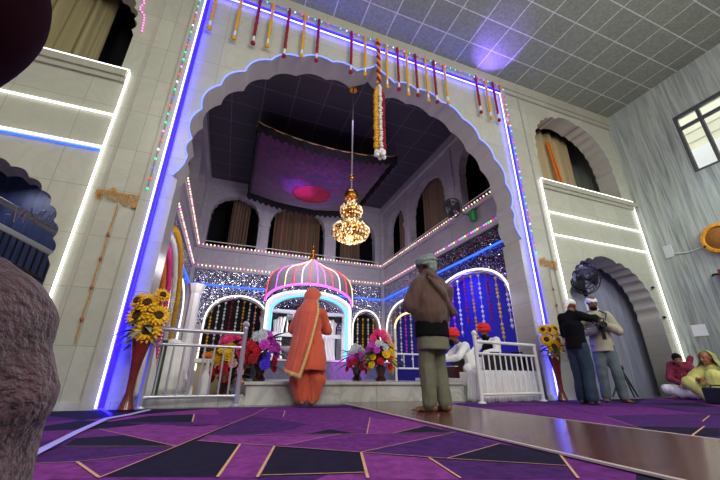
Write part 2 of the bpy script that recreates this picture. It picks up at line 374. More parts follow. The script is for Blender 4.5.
def lobed(pts, bulge):
    """pts: cusp points from left to right over the top; each span is a small outward lobe"""
    out = []; cx = sum(p[0] for p in pts)/len(pts); cz = min(p[1] for p in pts)
    for i in range(len(pts)-1):
        a, b = V((pts[i][0], pts[i][1])), V((pts[i+1][0], pts[i+1][1])); d = b-a; n = V((-d.y, d.x)).normalized()
        k = bulge*d.length
        for j in range(6):
            t = j/6; out.append(tuple(a+d*t+n*k*4*t*(1-t)))
    out.append(tuple(pts[-1])); return out
def mirror_half(half, cx):
    """half: (u,z) from spring to apex, u = distance from centre"""
    return [(cx-u, z) for u, z in half]+[(cx+u, z) for u, z in half[::-1][1:]]
def small_arch(cx, hw, zs, za, n=6, bulge=.2):
    """cusped arch: spring height zs, apex za"""
    half = []
    for i in range(n+1):
        a = pi/2*i/n; u = hw*.965*cos(a)**.75 if i < n else 0; half.append((u, zs+(za-zs-.12)*sin(a)))
    half[0] = (hw*.965, zs)
    pts = lobed(mirror_half(half, cx), bulge)
    pts = [p if abs(p[0]-cx) > .12*hw else (p[0], p[1]+.12*(1-abs(p[0]-cx)/(.12*hw))) for p in pts]
    return [(cx-hw, zs-.12)]+pts+[(cx+hw, zs-.12)]
def arch_open(cx, hw, z0, zs, za, n=6, bulge=.2):
    return [(cx-hw, z0)]+small_arch(cx, hw, zs, za, n, bulge)+[(cx+hw, z0)]

def wall_with_holes(name, outline, holes, ax, d0, d1, mats):
    """flat wall of real thickness with arched openings"""
    cu = bpy.data.curves.new('t', 'CURVE'); cu.dimensions = '2D'; cu.fill_mode = 'BOTH'; cu.extrude = (d1-d0)/2*S; cu.resolution_u = 1
    for ring in [outline]+holes:
        sp = cu.splines.new('POLY'); sp.points.add(len(ring)-1); sp.use_cyclic_u = True
        for p, q in zip(sp.points, ring): p.co = (q[0]*S, q[1]*S, 0, 1)
    ob = bpy.data.objects.new('t', cu); col.objects.link(ob)
    dg = bpy.context.evaluated_depsgraph_get(); dg.update()
    me = bpy.data.meshes.new_from_object(ob.evaluated_get(dg)); bpy.data.objects.remove(ob); bpy.data.curves.remove(cu)
    c = (d0+d1)/2*S
    for v in me.vertices:
        a, b, d = v.co
        v.co = (a, c+d, b) if ax == 'y' else (c+d, a, b)
    me.name = name; me.materials.clear()
    o = finish(me, name, mats, None, False, 0, V((0, 0, 0)))
    if len(mats) > 1:
        k = 1 if ax == 'y' else 0
        for p in me.polygons:
            if abs(p.normal[k]) < .5: p.material_index = 1
    import bmesh
    bm = bmesh.new(); bm.from_mesh(me); bmesh.ops.recalc_face_normals(bm, faces=bm.faces); bm.to_mesh(me); bm.free()
    return struct(o)
# ------------------------------------------------------------------ the setting
CX = 2.53                     # centre line of the hall and of the inner chamber
HX0, HX1, HY0, HZ = -6.13, 11.19, -15.0, 8.75
T = .55                       # thickness of the arcade wall
X0, X1, YB = -1.8, 6.8, 9.1   # inner chamber
struct(MB().box(HX0, HX1, HY0, YB+2, -.2, 0).build('floor', 'step_marble', smooth=False))
struct(MB().box(HX0-.3, HX1+.3, HY0, T, HZ, HZ+.25).build('ceiling', 'ceiling_tiles', smooth=False))
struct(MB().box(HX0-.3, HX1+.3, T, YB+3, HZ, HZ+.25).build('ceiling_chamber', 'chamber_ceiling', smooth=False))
# right wall with its window opening
WY0, WY1, WZ0, WZ1 = -3.32, -1.62, 5.6, 7.46
wall_with_holes('wall_right', [(HY0, 0), (YB+3, 0), (YB+3, HZ), (HY0, HZ)], [[(WY0, WZ0), (WY1, WZ0), (WY1, WZ1), (WY0, WZ1)]], 'x', HX1, HX1+.3, ['grain_wall'])
struct(MB().box(HX0-.3, HX0, HY0, YB+3, 0, HZ).build('wall_left', 'hall_marble_side', smooth=False))
struct(MB().box(HX0-.3, HX1+.3, HY0-.3, HY0, 0, HZ).build('wall_rear', 'hall_marble', smooth=False))
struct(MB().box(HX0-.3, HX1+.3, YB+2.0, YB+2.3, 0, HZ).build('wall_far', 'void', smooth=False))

# arcade wall: big cusped arch, two side arches, two gallery arches
half = [(3.80, 3.55), (3.72, 3.68), (3.66, 3.82), (3.64, 4.0)]
cusps = [(3.63, 4.36), (3.585, 5.06), (3.35, 5.75), (2.96, 6.27), (2.48, 6.80), (1.86, 7.15), (1.12, 7.32), (.5, 7.29)]
def big_arch(du=0):
    body = []
    L = [(CX-u, z) for u, z in [(3.64, 4.0)]+cusps]; Rr = [(CX+u, z) for u, z in [(3.64, 4.0)]+cusps]
    left = [(CX-u, z) for u, z in half[:3]]+lobed(L, .17)
    og = [(CX-.42, 7.36), (CX-.3, 7.44), (CX-.17, 7.52), (CX-.07, 7.60), (CX, 7.70)]
    right = [(2*CX-x, z) for x, z in left[::-1]]
    return left+og+[(2*CX-x, z) for x, z in og[-2::-1]]+right
BIG = big_arch()
SIDE_R, SIDE_L = 9.12, 2*CX-9.12
oa = lambda cx: arch_open(cx, 1.62, 0, 1.95, 3.46, 8, .22)
ga = lambda cx: arch_open(cx, 1.6, 5.5, 6.5, 8.12, 8, .22)
outline = [(HX0, 0)]+oa(SIDE_L)+[(CX-3.7, 0), (CX-3.7, 3.5)]+BIG+[(CX+3.7, 3.5), (CX+3.7, 0)]+oa(SIDE_R)+[(HX1, 0), (HX1, HZ), (HX0, HZ)]
wall_with_holes('wall_front', outline, [ga(SIDE_L), ga(SIDE_R)], 'y', 0, T, ['hall_marble', 'soffit_marble'])
def trim(n, *boxes, m='trim_marble'):
    b = MB()
    for q in boxes: b.box(*q)
    return struct(b.build(n, m, smooth=False))
trim('trim_1', (HX0, HX1, -.10, 0, 8.42, HZ), (HX0, HX1, -.06, 0, 8.28, 8.42))                      # cornice
trim('trim_2', (-1.62, -1.46, -.05, 0, 0, 8.3), (6.52, 6.68, -.05, 0, 0, 8.3))                      # bands beside the portal
trim('trim_3', (HX0, -2.33, -.09, 0, 5.30, 5.44), (7.39, HX1, -.09, 0, 5.30, 5.44), (HX0, -2.33, -.05, 0, 5.2, 5.30), (7.39, HX1, -.05, 0, 5.2, 5.30))
trim('trim_4', (-2.16, -2.12, -.025, 0, 0, 8.28), (7.18, 7.22, -.025, 0, 0, 8.28))                  # thin beads on the piers
trim('baseboard_front', (HX0, SIDE_L-1.62, -.03, 0, 0, .12), (SIDE_L+1.62, CX-3.7, -.03, 0, 0, .1), (CX+3.7, SIDE_R-1.62, -.03, 0, 0, .1), (SIDE_R+1.62, HX1, -.03, 0, 0, .12), m='step_marble')
# right side recess behind the arch, gallery backs
struct(MB().box(7.1, HX1, .82, .95, 0, 4.2).build('wall_niche', 'grain_niche', smooth=False))
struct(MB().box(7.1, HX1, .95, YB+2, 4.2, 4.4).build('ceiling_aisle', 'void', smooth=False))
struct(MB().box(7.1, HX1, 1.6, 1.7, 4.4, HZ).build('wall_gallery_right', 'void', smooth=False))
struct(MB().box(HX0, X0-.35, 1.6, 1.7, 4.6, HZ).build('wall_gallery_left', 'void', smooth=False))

# inner chamber walls with gallery arches above and blind arches below
def chamber_wall(name, a0, a1, ax, d0, d1, ups, lows, mats):
    out = [(a0, 0)]
    for cx, hw, zs, za in lows: out += arch_open(cx, hw, 0, zs, za, 5, .12)
    out += [(a1, 0), (a1, HZ), (a0, HZ)]
    wall_with_holes(name, out, [arch_open(cx, hw, 5.56, zs, za, 5, .16) for cx, hw, zs, za in ups], ax, d0, d1, mats)
BU = [(-.42, 1.04, 6.9, 8.12), (2.42, 1.32, 6.9, 8.15), (5.34, 1.04, 6.9, 8.12)]
BL = [(.25, 1.2, 2.3, 3.45), (2.9, 1.15, 2.0, 2.9), (5.9, .66, 2.35, 3.25)]
chamber_wall('wall_chamber_back', X0, X1, 'y', YB, YB+.35, BU, BL, ['chamber_marble', 'chamber_marble_side'])
RU = [(1.6, .98, 6.9, 8.1), (4.83, 1.34, 6.8, 8.14), (7.55, .86, 6.9, 8.05)]
RL = [(3.0, 1.95, 2.3, 3.5), (7.05, 1.65, 2.2, 3.4)]
chamber_wall('wall_chamber_right', T, YB+.35, 'x', X1, X1+.3, RU, RL, ['chamber_marble_side', 'chamber_marble'])
chamber_wall('wall_chamber_left', T, YB+.35, 'x', X0-.35, X0, RU, RL, ['chamber_marble_side', 'chamber_marble'])
# dark gallery rooms behind the chamber walls, coloured backing behind the ground arches
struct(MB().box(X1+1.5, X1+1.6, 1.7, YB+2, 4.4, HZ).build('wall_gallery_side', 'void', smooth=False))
struct(MB().box(X1+.3, 7.12, T, YB+1.9, 0, 4.2).build('wall_backing_right', 'blue_backing', smooth=False))
struct(MB().box(X0-.55, X0-.36, T, YB+1.9, 0, 4.6).build('wall_backing_left', 'night_glass', smooth=False))
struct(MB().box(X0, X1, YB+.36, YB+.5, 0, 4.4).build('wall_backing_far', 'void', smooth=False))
# string courses, corner piers
def course(name, z0, z1, p, m='chamber_marble'):
    trim(name, (X0, X1, YB-p, YB, z0, z1), (X1-p, X1, T, YB-p, z0, z1), (X0, X0+p, T, YB-p, z0, z1), m=m)
course('trim_5', 5.38, 5.5, .10); course('trim_6', 4.5, 4.6, .06); course('trim_7', 8.45, HZ, .12)
trim('trim_8', (X0, X0+.16, YB-.16, YB, .13, 8.45), (X1-.16, X1, YB-.16, YB, .13, 8.45), m='chamber_marble')
for k, x in enumerate((.86, 4.02)): trim('trim_%d' % (9+k), (x-.12, x+.12, YB-.05, YB, 5.5, 8.45), (x-.19, x+.19, YB-.09, YB, 6.75, 6.95), m='chamber_marble')
for k, y in enumerate((3.0, 6.45)): trim('trim_%d' % (11+k), (X1-.05, X1, y-.12, y+.12, 5.5, 8.45), (X1-.09, X1, y-.19, y+.19, 6.7, 6.9), m='chamber_marble_side')
# mirror mosaic field between the courses, cut round the arch heads
def mosaic_field(name, a0, a1, ax, d0, d1, lows, m):
    out = [(a0, 2.3)]
    for cx, hw, zs, za in lows:
        if a0 < cx-hw and cx+hw < a1: out += arch_open(cx, hw+.04, 2.3, max(zs, 2.35)+.02, za+.05, 5, .12)
    out += [(a1, 2.3), (a1, 4.48), (a0, 4.48)]
    wall_with_holes(name, out, [], ax, d0, d1, [m])
mosaic_field('trim_13', X0+.17, X1-.17, 'y', YB-.03, YB, [BL[0], (2.9, 1.2, 2.3, 3.2), BL[2]], 'mirror_mosaic')
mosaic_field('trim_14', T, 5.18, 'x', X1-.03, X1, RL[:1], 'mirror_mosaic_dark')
mosaic_field('trim_15', 5.18, YB-.17, 'x', X1-.03, X1, RL[1:], 'mirror_mosaic')
mosaic_field('trim_16', T, YB-.17, 'x', X0, X0+.03, RL, 'mirror_mosaic')
# raised chamber floor and the marble step
trim('floor_plinth', (X0, X1, .34, YB, 0, .13), m='step_marble')
trim('floor_step', (.38, 4.46, .33, 8.4, .13, .30), (.34, 4.50, .29, 8.4, .30, .345), (.38, 4.46, .325, .34, 0, .13), m='step_marble')

# window
wn = MB(); y0, y1 = WY0, WY1
for z in (WZ0, 7.0, WZ1-.07): wn.box(HX1+.02, HX1+.12, y0, y1, z, z+.07)
for y in (y1-.07, -2.19, -2.75, y0): wn.box(HX1+.021, HX1+.121, y, y+.07, WZ0, WZ1)
w1 = struct(wn.build('window_1', 'window_frame', smooth=False))
for ya, yb in ((y1-.07, -2.12), (-2.19, -2.68), (-2.75, y0+.07)):
    for za, zb in ((WZ0+.07, 7.0), (7.07, WZ1-.07)):
        MB().box(HX1+.06, HX1+.068, yb, ya, za, zb).build('window_pane', 'pane', w1, smooth=False)
ow = MB(); ow.box(HX1+3.2, HX1+3.5, -9, 4, 0, 14, 0)
for k in range(26): ow.box(HX1+3.17, HX1+3.2, -9, 4, 4+.38*k, 4.02+.38*k, 1)
nb = struct(ow.build('exterior_building', ['outside_wall', 'plate'], smooth=False))
struct(MB().box(HX1+2.9, HX1+3.15, -9, 4, 0, 7.75).build('exterior_parapet', 'outside_white', smooth=False))

# ------------------------------------------------------------------ wall-to-wall carpet
cp = MB()
K = dict(p=0, v=1, n=2, m=3, g=4)
def C2(pts, k, z): cp.poly([(x, y, z) for x, y in pts], K[k])
# underlay pattern: irregular patches over the whole hall, then the patches the photograph shows
rg = random.Random(3)
cp.box(HX0+.01, HX1-.01, HY0+.01, -.04, .001, .0098, 1)
nx, ny = 14, 15
def gp(i, j):
    r2 = random.Random(i*91+j*17)
    return (min(max(HX0+.05+(HX1-HX0-.1)*i/nx+(r2.uniform(-.4, .4) if 0 < i < nx else 0), HX0+.05), HX1-.05), min(max(-15+14.9*j/ny+(r2.uniform(-.3, .3) if 0 < j < ny else 0), -14.9), -.1))
for i in range(nx):
    for j in range(ny):
        a, b, c, d = gp(i, j), gp(i+1, j), gp(i+1, j+1), gp(i, j+1)
        if rg.random() < .5: C2([a, b, c], rg.choice('pvnmpv'), .0100); C2([a, c, d], rg.choice('pvnmpv'), .0100)
        else: C2([a, b, d], rg.choice('pvnmp'), .0100); C2([b, c, d], rg.choice('pvnmp'), .0100)
def seam(pts, w):
    for (xa, ya), (xb, yb) in zip(pts[:-1], pts[1:]):
        d = V((xb-xa, yb-ya)).normalized(); n = V((-d.y, d.x))*w/2
        cp.poly([(xa-n.x, ya-n.y, .0158), (xb-n.x, yb-n.y, .0158), (xb+n.x, yb+n.y, .0158), (xa+n.x, ya+n.y, .0158)], 4)
C2([(-0.426,-3.637),(-0.207,-2.989),(-0.097,-2.808),(0.174,-3.029),(0.043,-3.8)], 'n', 0.01050)  # patch and seam points below are image pixels projected onto the floor
C2([(0.174,-3.029),(0.377,-3.167),(0.212,-3.858),(0.043,-3.8)], 'm', 0.01065)
C2([(0.377,-3.167),(0.833,-3.523),(0.692,-3.955),(0.228,-3.847)], 'n', 0.01080)
C2([(0.833,-3.523),(1.14,-3.776),(1.05,-4.181),(0.665,-4.047)], 'm', 0.01095)
C2([(1.14,-3.776),(1.222,-3.829),(1.529,-4.04),(1.711,-4.168),(1.552,-4.355),(1.05,-4.181)], 'v', 0.01110)
C2([(-0.636,-3.279),(-0.262,-3.155),(-0.207,-2.989),(-0.426,-3.637),(-0.449,-3.629)], 'p', 0.01125)
C2([(-0.833,-3.255),(-0.636,-3.279),(-0.449,-3.629),(-0.694,-3.607)], 'm', 0.01140)
C2([(-0.866,-2.769),(-0.213,-2.987),(-0.262,-3.155),(-0.636,-3.279),(-0.833,-3.255),(-0.932,-3.109)], 'v', 0.01155)
C2([(-0.866,-2.769),(-0.909,-2.419),(-0.613,-2.381),(-0.215,-2.97)], 'n', 0.01170)
C2([(-1.145,-2.463),(-0.909,-2.419),(-0.866,-2.769),(-0.992,-2.909)], 'v', 0.01185)
C2([(-1.213,-2.139),(-0.89,-1.979),(-0.207,-2.989),(-0.613,-2.381),(-0.909,-2.419),(-1.145,-2.463)], 'p', 0.01200)
C2([(-0.89,-1.979),(-0.486,-1.645),(-0.151,-2.031),(0.134,-1.876),(-0.207,-2.989)], 'm', 0.01215)
C2([(-0.922,-1.509),(-0.21,-1.653),(-0.167,-2.026),(-0.549,-1.771)], 'v', 0.01230)
C2([(-0.965,-1.495),(-0.68,-0.966),(-0.239,-0.937),(-0.207,-1.693)], 'n', 0.01245)
C2([(-0.239,-0.937),(0.368,-1.281),(0.088,-2.106),(-0.207,-1.693)], 'p', 0.01260)
C2([(0.368,-1.281),(0.422,-1.4),(0.803,-2.195),(0.59,-2.51),(0.223,-2.7),(-0.048,-2.612)], 'v', 0.01275)
C2([(-0.048,-2.612),(0.223,-2.7),(0.922,-2.831),(0.446,-3.155),(0.174,-3.029),(-0.097,-2.808)], 'm', 0.01290)
C2([(0.803,-2.195),(0.92,-2.558),(0.672,-2.75),(0.223,-2.7),(0.59,-2.51)], 'p', 0.01305)
C2([(0.672,-2.75),(0.92,-2.558),(1.049,-2.847)], 'n', 0.01320)
C2([(0.446,-3.155),(0.922,-2.831),(1.814,-3.068),(0.833,-3.523),(0.377,-3.167)], 'p', 0.01335)
C2([(0.833,-3.523),(1.853,-3.028),(1.827,-3.56),(1.222,-3.829)], 'v', 0.01350)
C2([(1.225,-3.83),(1.827,-3.56),(1.853,-3.71),(1.898,-3.967),(1.711,-4.168),(1.529,-4.04)], 'n', 0.01365)
C2([(1.327,-2.937),(1.817,-2.619),(1.837,-3.049)], 'n', 0.01380)
C2([(1.578,-1.849),(1.817,-2.619),(1.327,-2.937),(1.122,-2.896)], 'm', 0.01395)
C2([(0.651,-0.319),(1.769,-0.635),(1.578,-1.849),(1.122,-2.896),(1.049,-2.847),(0.92,-2.558),(0.803,-2.195),(0.422,-1.4)], 'p', 0.01410)
C2([(3.673,-3.24),(4.321,-3.581),(3.742,-3.846),(3.56,-3.762),(3.554,-3.4)], 'n', 0.01425)
C2([(3.836,-1.69),(4.341,-2.475),(3.673,-3.24),(3.505,-3.043)], 'p', 0.01440)
C2([(4.341,-2.475),(5.972,-2.723),(4.819,-3.212),(4.321,-3.581),(3.673,-3.24)], 'v', 0.01455)
C2([(5.125,-1.213),(6.238,-1.715),(5.972,-2.723),(4.341,-2.475)], 'p', 0.01470)
C2([(6.689,-1.437),(7.574,-2.089),(5.941,-2.838),(5.972,-2.723)], 'v', 0.01485)
for pts, w in (
    ([(-0.441,-3.664),(-0.207,-2.989),(0.368,-1.281),(0.651,-0.319)], 0.0077),
    ([(-0.89,-1.979),(-0.207,-2.989)], 0.0063),
    ([(-0.866,-2.769),(-0.213,-2.987)], 0.0048),
    ([(-0.636,-3.279),(-0.444,-3.647)], 0.0145),
    ([(-0.833,-3.255),(-0.636,-3.279),(-0.262,-3.155)], 0.0048),
    ([(-0.097,-2.808),(0.174,-3.029),(0.377,-3.167),(0.833,-3.523),(1.222,-3.829),(1.529,-4.04),(1.711,-4.168)], 0.0068),
    ([(0.174,-3.029),(0.043,-3.816)], 0.0145),
    ([(0.377,-3.167),(0.208,-3.873)], 0.0145),
    ([(0.228,-3.847),(0.692,-3.955)], 0.0077),
    ([(0.833,-3.523),(0.665,-4.047)], 0.0145),
    ([(1.14,-3.776),(1.055,-4.182)], 0.0116),
    ([(0.833,-3.523),(1.853,-3.028)], 0.0068),
    ([(1.225,-3.83),(1.827,-3.56)], 0.0077),
    ([(-0.048,-2.612),(0.922,-2.831),(1.837,-3.049)], 0.0044),
    ([(1.578,-1.849),(1.122,-2.896)], 0.0077),
    ([(1.327,-2.937),(1.817,-2.619)], 0.0058),
    ([(0.446,-3.155),(0.922,-2.831)], 0.0058),
    ([(-0.239,-0.937),(-0.207,-1.693)], 0.0145),
    ([(0.481,-0.716),(0.821,-0.815),(0.692,-1.482)], 0.0097),
    ([(1.904,-3.969),(1.557,-4.356)], 0.0126),
    ([(5.66,-2.871),(4.819,-3.212)], 0.0126),
    ([(4.352,-3.455),(3.56,-3.762)], 0.0145),
    ([(4.341,-2.475),(3.554,-3.4)], 0.0058),
    ):
    seam(pts, w)
tag(cp.build('carpet', ['carpet_purple', 'carpet_violet', 'carpet_night', 'carpet_plum', 'carpet_gold'], smooth=False), 'purple geometric wall-to-wall carpet with black patches and tan seams', 'carpet')
rn = thing('floor_runner', 'glossy brown wood-look walkway strip laid across the purple carpet to the step', 'runner', (2.67, -6, .012))
MB().box(1.93, 3.42, -13, .28, .017, .026).build('walkway', 'wood_floor', rn, smooth=False)
for x in (1.9, 3.42): MB().box(x, x+.03, -13, .28, .017, .028).build('edge_strip', 'wood_edge', rn, smooth=False)
tp = MB(); tp.tube([(-.80, -.35, .022), (-.9, -.9, .022), (-1.02, -1.25, .022), (-.98, -2.2, .022), (-.9, -3.2, .022), (-.86, -4.2, .022)], .028, 6, sq=.35)
tag(tp.build('cable_cover', 'tape_lilac'), 'pale lilac cable strip running over the carpet from the left sunflower vase', 'cable')

# ------------------------------------------------------------------ LED tubes and neon
def led(name, pts, label, group, m='led_white', r=.026, cat='light strip'):
    o = MB().tube(pts, r, 8).build(name, m); return tag(o, label, cat, group)
def led_on(side, what, pts): led('led_tube', pts, 'white led tube %s' % what, 'white led tubes on the front wall', r=.019)
Yl = -.06
for s, nm, xa, xb in (('left', 'left', -6.0, -2.3), ('right', 'right', 7.36, 11.08)):
    led_on(s, 'along the gallery ledge of the %s bay' % nm, [(xa, Yl, 5.466), (xb, Yl, 5.466)])
    led_on(s, 'middle crossbar under the %s gallery ledge' % nm, [(xa, -.03, 4.48), (xb, -.03, 4.48)])
    led_on(s, 'lowest crossbar just above the %s side arch' % nm, [(xa, -.03, 3.83), (xb, -.03, 3.83)])
    led_on(s, 'upright beside the %s side arch, nearer the portal' % nm, [((xb if s == 'left' else xa), -.035, 0.05), ((xb if s == 'left' else xa), -.035, 5.44)])
led_on('r', 'upright in the corner by the grey grained wall', [(11.08, -.035, .05), (11.08, -.035, 5.44)])
led('blue_light_strip', [(-6.0, -.03, 3.765), (-2.34, -.03, 3.765)], 'thin blue led line hugging the lowest white tube of the left bay', None, 'led_blue_line', .016)
def neon(pts_core, pts_blue, label):
    t = thing('neon_strip', label, 'light strip', pts_core[0], 'blue neon frame of the portal')
    MB().tube(pts_core, .014, 8).build('white_core', 'led_core', t); MB().tube(pts_blue, .033, 8).build('blue_tube', 'led_blue', t)
neon([(-1.44, -.075, .03), (-1.44, -.075, 8.12)], [(-1.385, -.06, .03), (-1.385, -.06, 8.12)], 'upright blue and white neon strip on the portal behind the left sunflower vase')
neon([(6.44, -.075, .03), (6.44, -.075, 8.12)], [(6.50, -.075, .03), (6.50, -.075, 8.12)], 'upright blue and white neon strip on the portal behind the right sunflower vase')
neon([(-1.44, -.075, 8.13), (6.50, -.075, 8.13)], [(-1.44, -.075, 8.19), (6.50, -.075, 8.19)], 'long blue and white neon strip crossing above the big arch behind garlands')
led('rope_light', [(x, -.012, z) for x, z in BIG], 'thin pale blue rope light tracing the scalloped edge of the big arch', None, 'led_pale_blue', .014)
led('blue_light_strip', [(-1.37, -.12, .03), (-1.22, -.5, .03), (-1.06, -.95, .03)], 'blue glowing led strip lying on the carpet at the foot of the left neon strip', None, 'led_blue', .014)
# lines inside the chamber
led('neon_line', [(X0+.05, .8, 3.85), (X0+.05, YB-.06, 3.85), (1.3, YB-.06, 3.85)], 'bright blue neon line on the chamber left and back wall beside the shrine', 'blue neon lines in the chamber', 'led_blue_line', .034)
led('neon_line', [(4.0, YB-.06, 3.85), (X1-.06, YB-.06, 3.85), (X1-.06, .62, 3.95)], 'bright blue neon line across the chamber right wall above the arches', 'blue neon lines in the chamber', 'led_blue_line', .034)
def arc_yz(c, x):  # arch outline on the right/left wall
    cy, hw, zs, za = c; return [(x, a, b) for a, b in arch_open(cy, hw, .5, zs, za, 5, .12)]
def smooth_arc(c, hw, z0, zs, za, n=24):
    return [(c-hw, z0)]+[(c+hw*-cos(pi*k/n), zs+(za-zs)*sin(pi*k/n)**.8) for k in range(n+1)]+[(c+hw, z0)]
led('arch_tube', [(X1-.05, a, b) for a, b in smooth_arc(3.0, 1.97, .6, 2.3, 3.55)], 'white glowing tube around the blue-lit arch on the chamber right wall', 'white arch tubes in the chamber', 'led_warm', .032)
led('arch_tube', [(X1-.05, a, b) for a, b in smooth_arc(7.05, 1.67, .6, 2.2, 3.45)], 'white glowing tube around the farther arch of the chamber right wall', 'white arch tubes in the chamber', 'led_warm', .032)
led('arch_tube', [(a, YB-.05, b) for a, b in smooth_arc(.25, 1.22, .6, 2.3, 3.5)], 'white glowing tube around the dark arch left of the domed shrine', 'white arch tubes in the chamber', 'led_warm', .03)
led('arch_tube', [(a, YB-.05, b) for a, b in smooth_arc(5.9, .68, .6, 2.35, 3.3)], 'white glowing tube around the narrow dark arch right of the domed shrine', 'white arch tubes in the chamber', 'led_warm', .03)
for cy, w, hh in ((3.0, 'nearer', 1.97), (7.05, 'farther', 1.67)):
    led('arch_tube', [(X0+.05, a, b) for a, b in smooth_arc(cy, hh, .6, 2.25, 3.5)], 'white glowing tube round the %s arch of the chamber left wall' % w, 'white arch tubes in the chamber', 'led_warm', .03)

# strings of fairy lights: wire + bulbs
BULB = {}
def fairy(name, pts, colours, step, label, r=.028, group='fairy light strings'):
    P = [V(p) for p in pts]; t = thing(name, label, 'string lights', pts[0], group)
    MB().tube(pts, .006, 5).build('wire', 'wire', t)
    acc = 0; k = 0
    for a, b in zip(P[:-1], P[1:]):
        L = (b-a).length; d = acc
        while d < L:
            p = a+(b-a)*(d/L); c = colours[k % len(colours)]; k += 1; key = (c, r)
            if key not in BULB:
                o = MB().ball((0, 0, 0), (r*.8, r*.8, r), 8, 5).build('bulb', 'bulb_'+c); BULB[key] = o.data; bpy.data.objects.remove(o)
            o = bpy.data.objects.new('bulb', BULB[key]); col.objects.link(o); o.parent = t; o.location = (p-V(pts[0]))*S
            d += step
        acc = d-L
multi = ['green', 'red', 'blue', 'green', 'white', 'red', 'pink', 'green']
fairy('fairy_lights', [(-1.54, -.08, 3.2), (-1.54, -.08, 8.36)], multi, .19, 'multicoloured fairy lights running up left of the left neon strip', .021)
fairy('fairy_lights', [(6.60, -.08, 3.2), (6.60, -.08, 8.36)], multi, .19, 'multicoloured fairy lights running up right of the right neon strip', .021)
fairy('fairy_lights', [(-1.5, -.12, 8.38), (6.58, -.12, 8.38)], multi, .16, 'multicoloured fairy lights under the cornice above the garlands', .02)
wm = ['warm', 'pink', 'warm', 'warm']; U, Lw = 5.53, 4.63
fairy('fairy_lights', [(X0+.14, .7, U), (X0+.14, YB-.14, U)], wm, .16, 'warm and pink fairy lights on the gallery ledge of the chamber left wall', .034)
fairy('fairy_lights', [(X0+.14, YB-.14, U), (X1-.14, YB-.14, U)], wm, .15, 'warm and pink fairy lights on the gallery ledge of the chamber back wall', .04)
fairy('fairy_lights', [(X1-.14, YB-.14, U), (X1-.14, .7, U)], wm, .14, 'warm and pink fairy lights on the gallery ledge of the chamber right wall', .034)
fairy('fairy_lights', [(X0+.1, .7, Lw), (X0+.1, YB-.1, Lw)], wm, .18, 'warm fairy lights over the mirror mosaic of the chamber left wall', .034)
fairy('fairy_lights', [(X0+.1, YB-.1, Lw), (X1-.1, YB-.1, Lw)], wm, .15, 'warm fairy lights over the mirror mosaic of the chamber back wall', .038)
fairy('fairy_lights', [(X1-.1, YB-.1, Lw), (X1-.1, 3.9, Lw)], ['pink', 'warm', 'pink', 'warm'], .14, 'pink and warm fairy lights over the mosaic behind the man in the shawl', .034)
fairy('fairy_lights', [(X1-.1, 3.9, Lw), (X1-.1, .7, Lw+.03)], ['pink', 'green', 'warm', 'red', 'blue', 'pink'], .1, 'multicoloured fairy lights over the mosaic above the blue-lit arch', .034)
fairy('fairy_lights', [(-2.34, -.04, 6.5), (-2.38, -.04, 6.9), (-2.5, -.04, 7.05), (-2.45, -.04, 7.25), (-2.62, -.04, 7.5)], ['pink', 'magenta' if 'bulb_magenta' in M else 'pink'], .07, 'pink lights on the edge of the left gallery arch', .02)

# ------------------------------------------------------------------ flower garlands over the portal
def rope(mb, p0, p1, r, twist=0, n=26, seed=0):
    """string of threaded flower heads: beaded, uneven tube"""
    P = []; R = []; rr = random.Random(seed)
    for i in range(n*2+1):
        t = i/(n*2); P.append(V(p0).lerp(V(p1), t)+V((rr.uniform(-.004, .004), rr.uniform(-.004, .004), 0))); R.append(r*(1.0 if i % 2 else .74)*rr.uniform(.9, 1.1))
    mb.tube(P, R, 7); return mb
strands = [(-0.75, 8.31, 6.90, 'Y'), (-0.37, 8.42, 6.92, 'R'), (-0.08, 8.58, 6.97, 'Y'), (0.29, 8.65, 6.83, 'R'), (0.66, 8.66, 6.99, 'Y'), (1.00, 8.66, 7.01, 'R'), (1.83, 8.66, 6.99, 'R'), (2.19, 8.66, 7.06, 'Y'), (2.77, 8.61, 6.89, 'Y'), (3.09, 8.66, 6.93, 'R'), (3.35, 8.66, 6.85, 'Y'), (3.62, 8.62, 6.93, 'R'), (3.92, 8.66, 6.87, 'Y'), (4.18, 8.66, 6.91, 'R'), (4.52, 8.66, 7.0, 'Y'), (5.57, 8.66, 7.04, 'R'), (5.90, 8.66, 6.95, 'Y'), (6.17, 8.66, 6.96, 'R'), (6.47, 8.65, 6.92, 'Y'), (-1.24, 8.5, 6.96, 'Y')]
ordw = ['first', 'second', 'third', 'fourth', 'fifth', 'sixth', 'seventh', 'eighth', 'ninth', 'tenth', 'eleventh', 'twelfth']
strands.sort(); cnt = {'Y': 0, 'R': 0}
for i, (x, zt, zb, c) in enumerate(strands):
    nm = 'yellow marigold' if c == 'Y' else 'dark red rose'
    t = thing('flower_strand', '%s strand above the portal, %s of its colour counted from the left' % (nm, ordw[cnt[c]]), 'garland', (x, -.13, zb), 'flower strands above the big arch'); cnt[c] += 1
    zz = zb+.27
    rope(MB(), (x, -.13, min(zt, 8.41)), (x, -.13, zz), .036, seed=i).build('strand', 'marigold' if c == 'Y' else 'rose_red', t)
    MB().lathe([(.012, zz+.02), (.022, zz-.02), (.028, zz-.10), (.012, zz-.15)], (x, -.13, 0), 8).build('white_tuft', 'jasmine', t)
    MB().lathe([(.008, zz-.15), (.045, zz-.19), (.052, zz-.23), (.02, zz-.27)], (x, -.13, 0), 9).build('bud', 'marigold' if c == 'Y' else 'rose_red', t)
t = thing('garland_bunch', 'thick yellow, white and red flower garland dangling at the centre of the arch', 'garland', (2.53, -.16, 4.9))
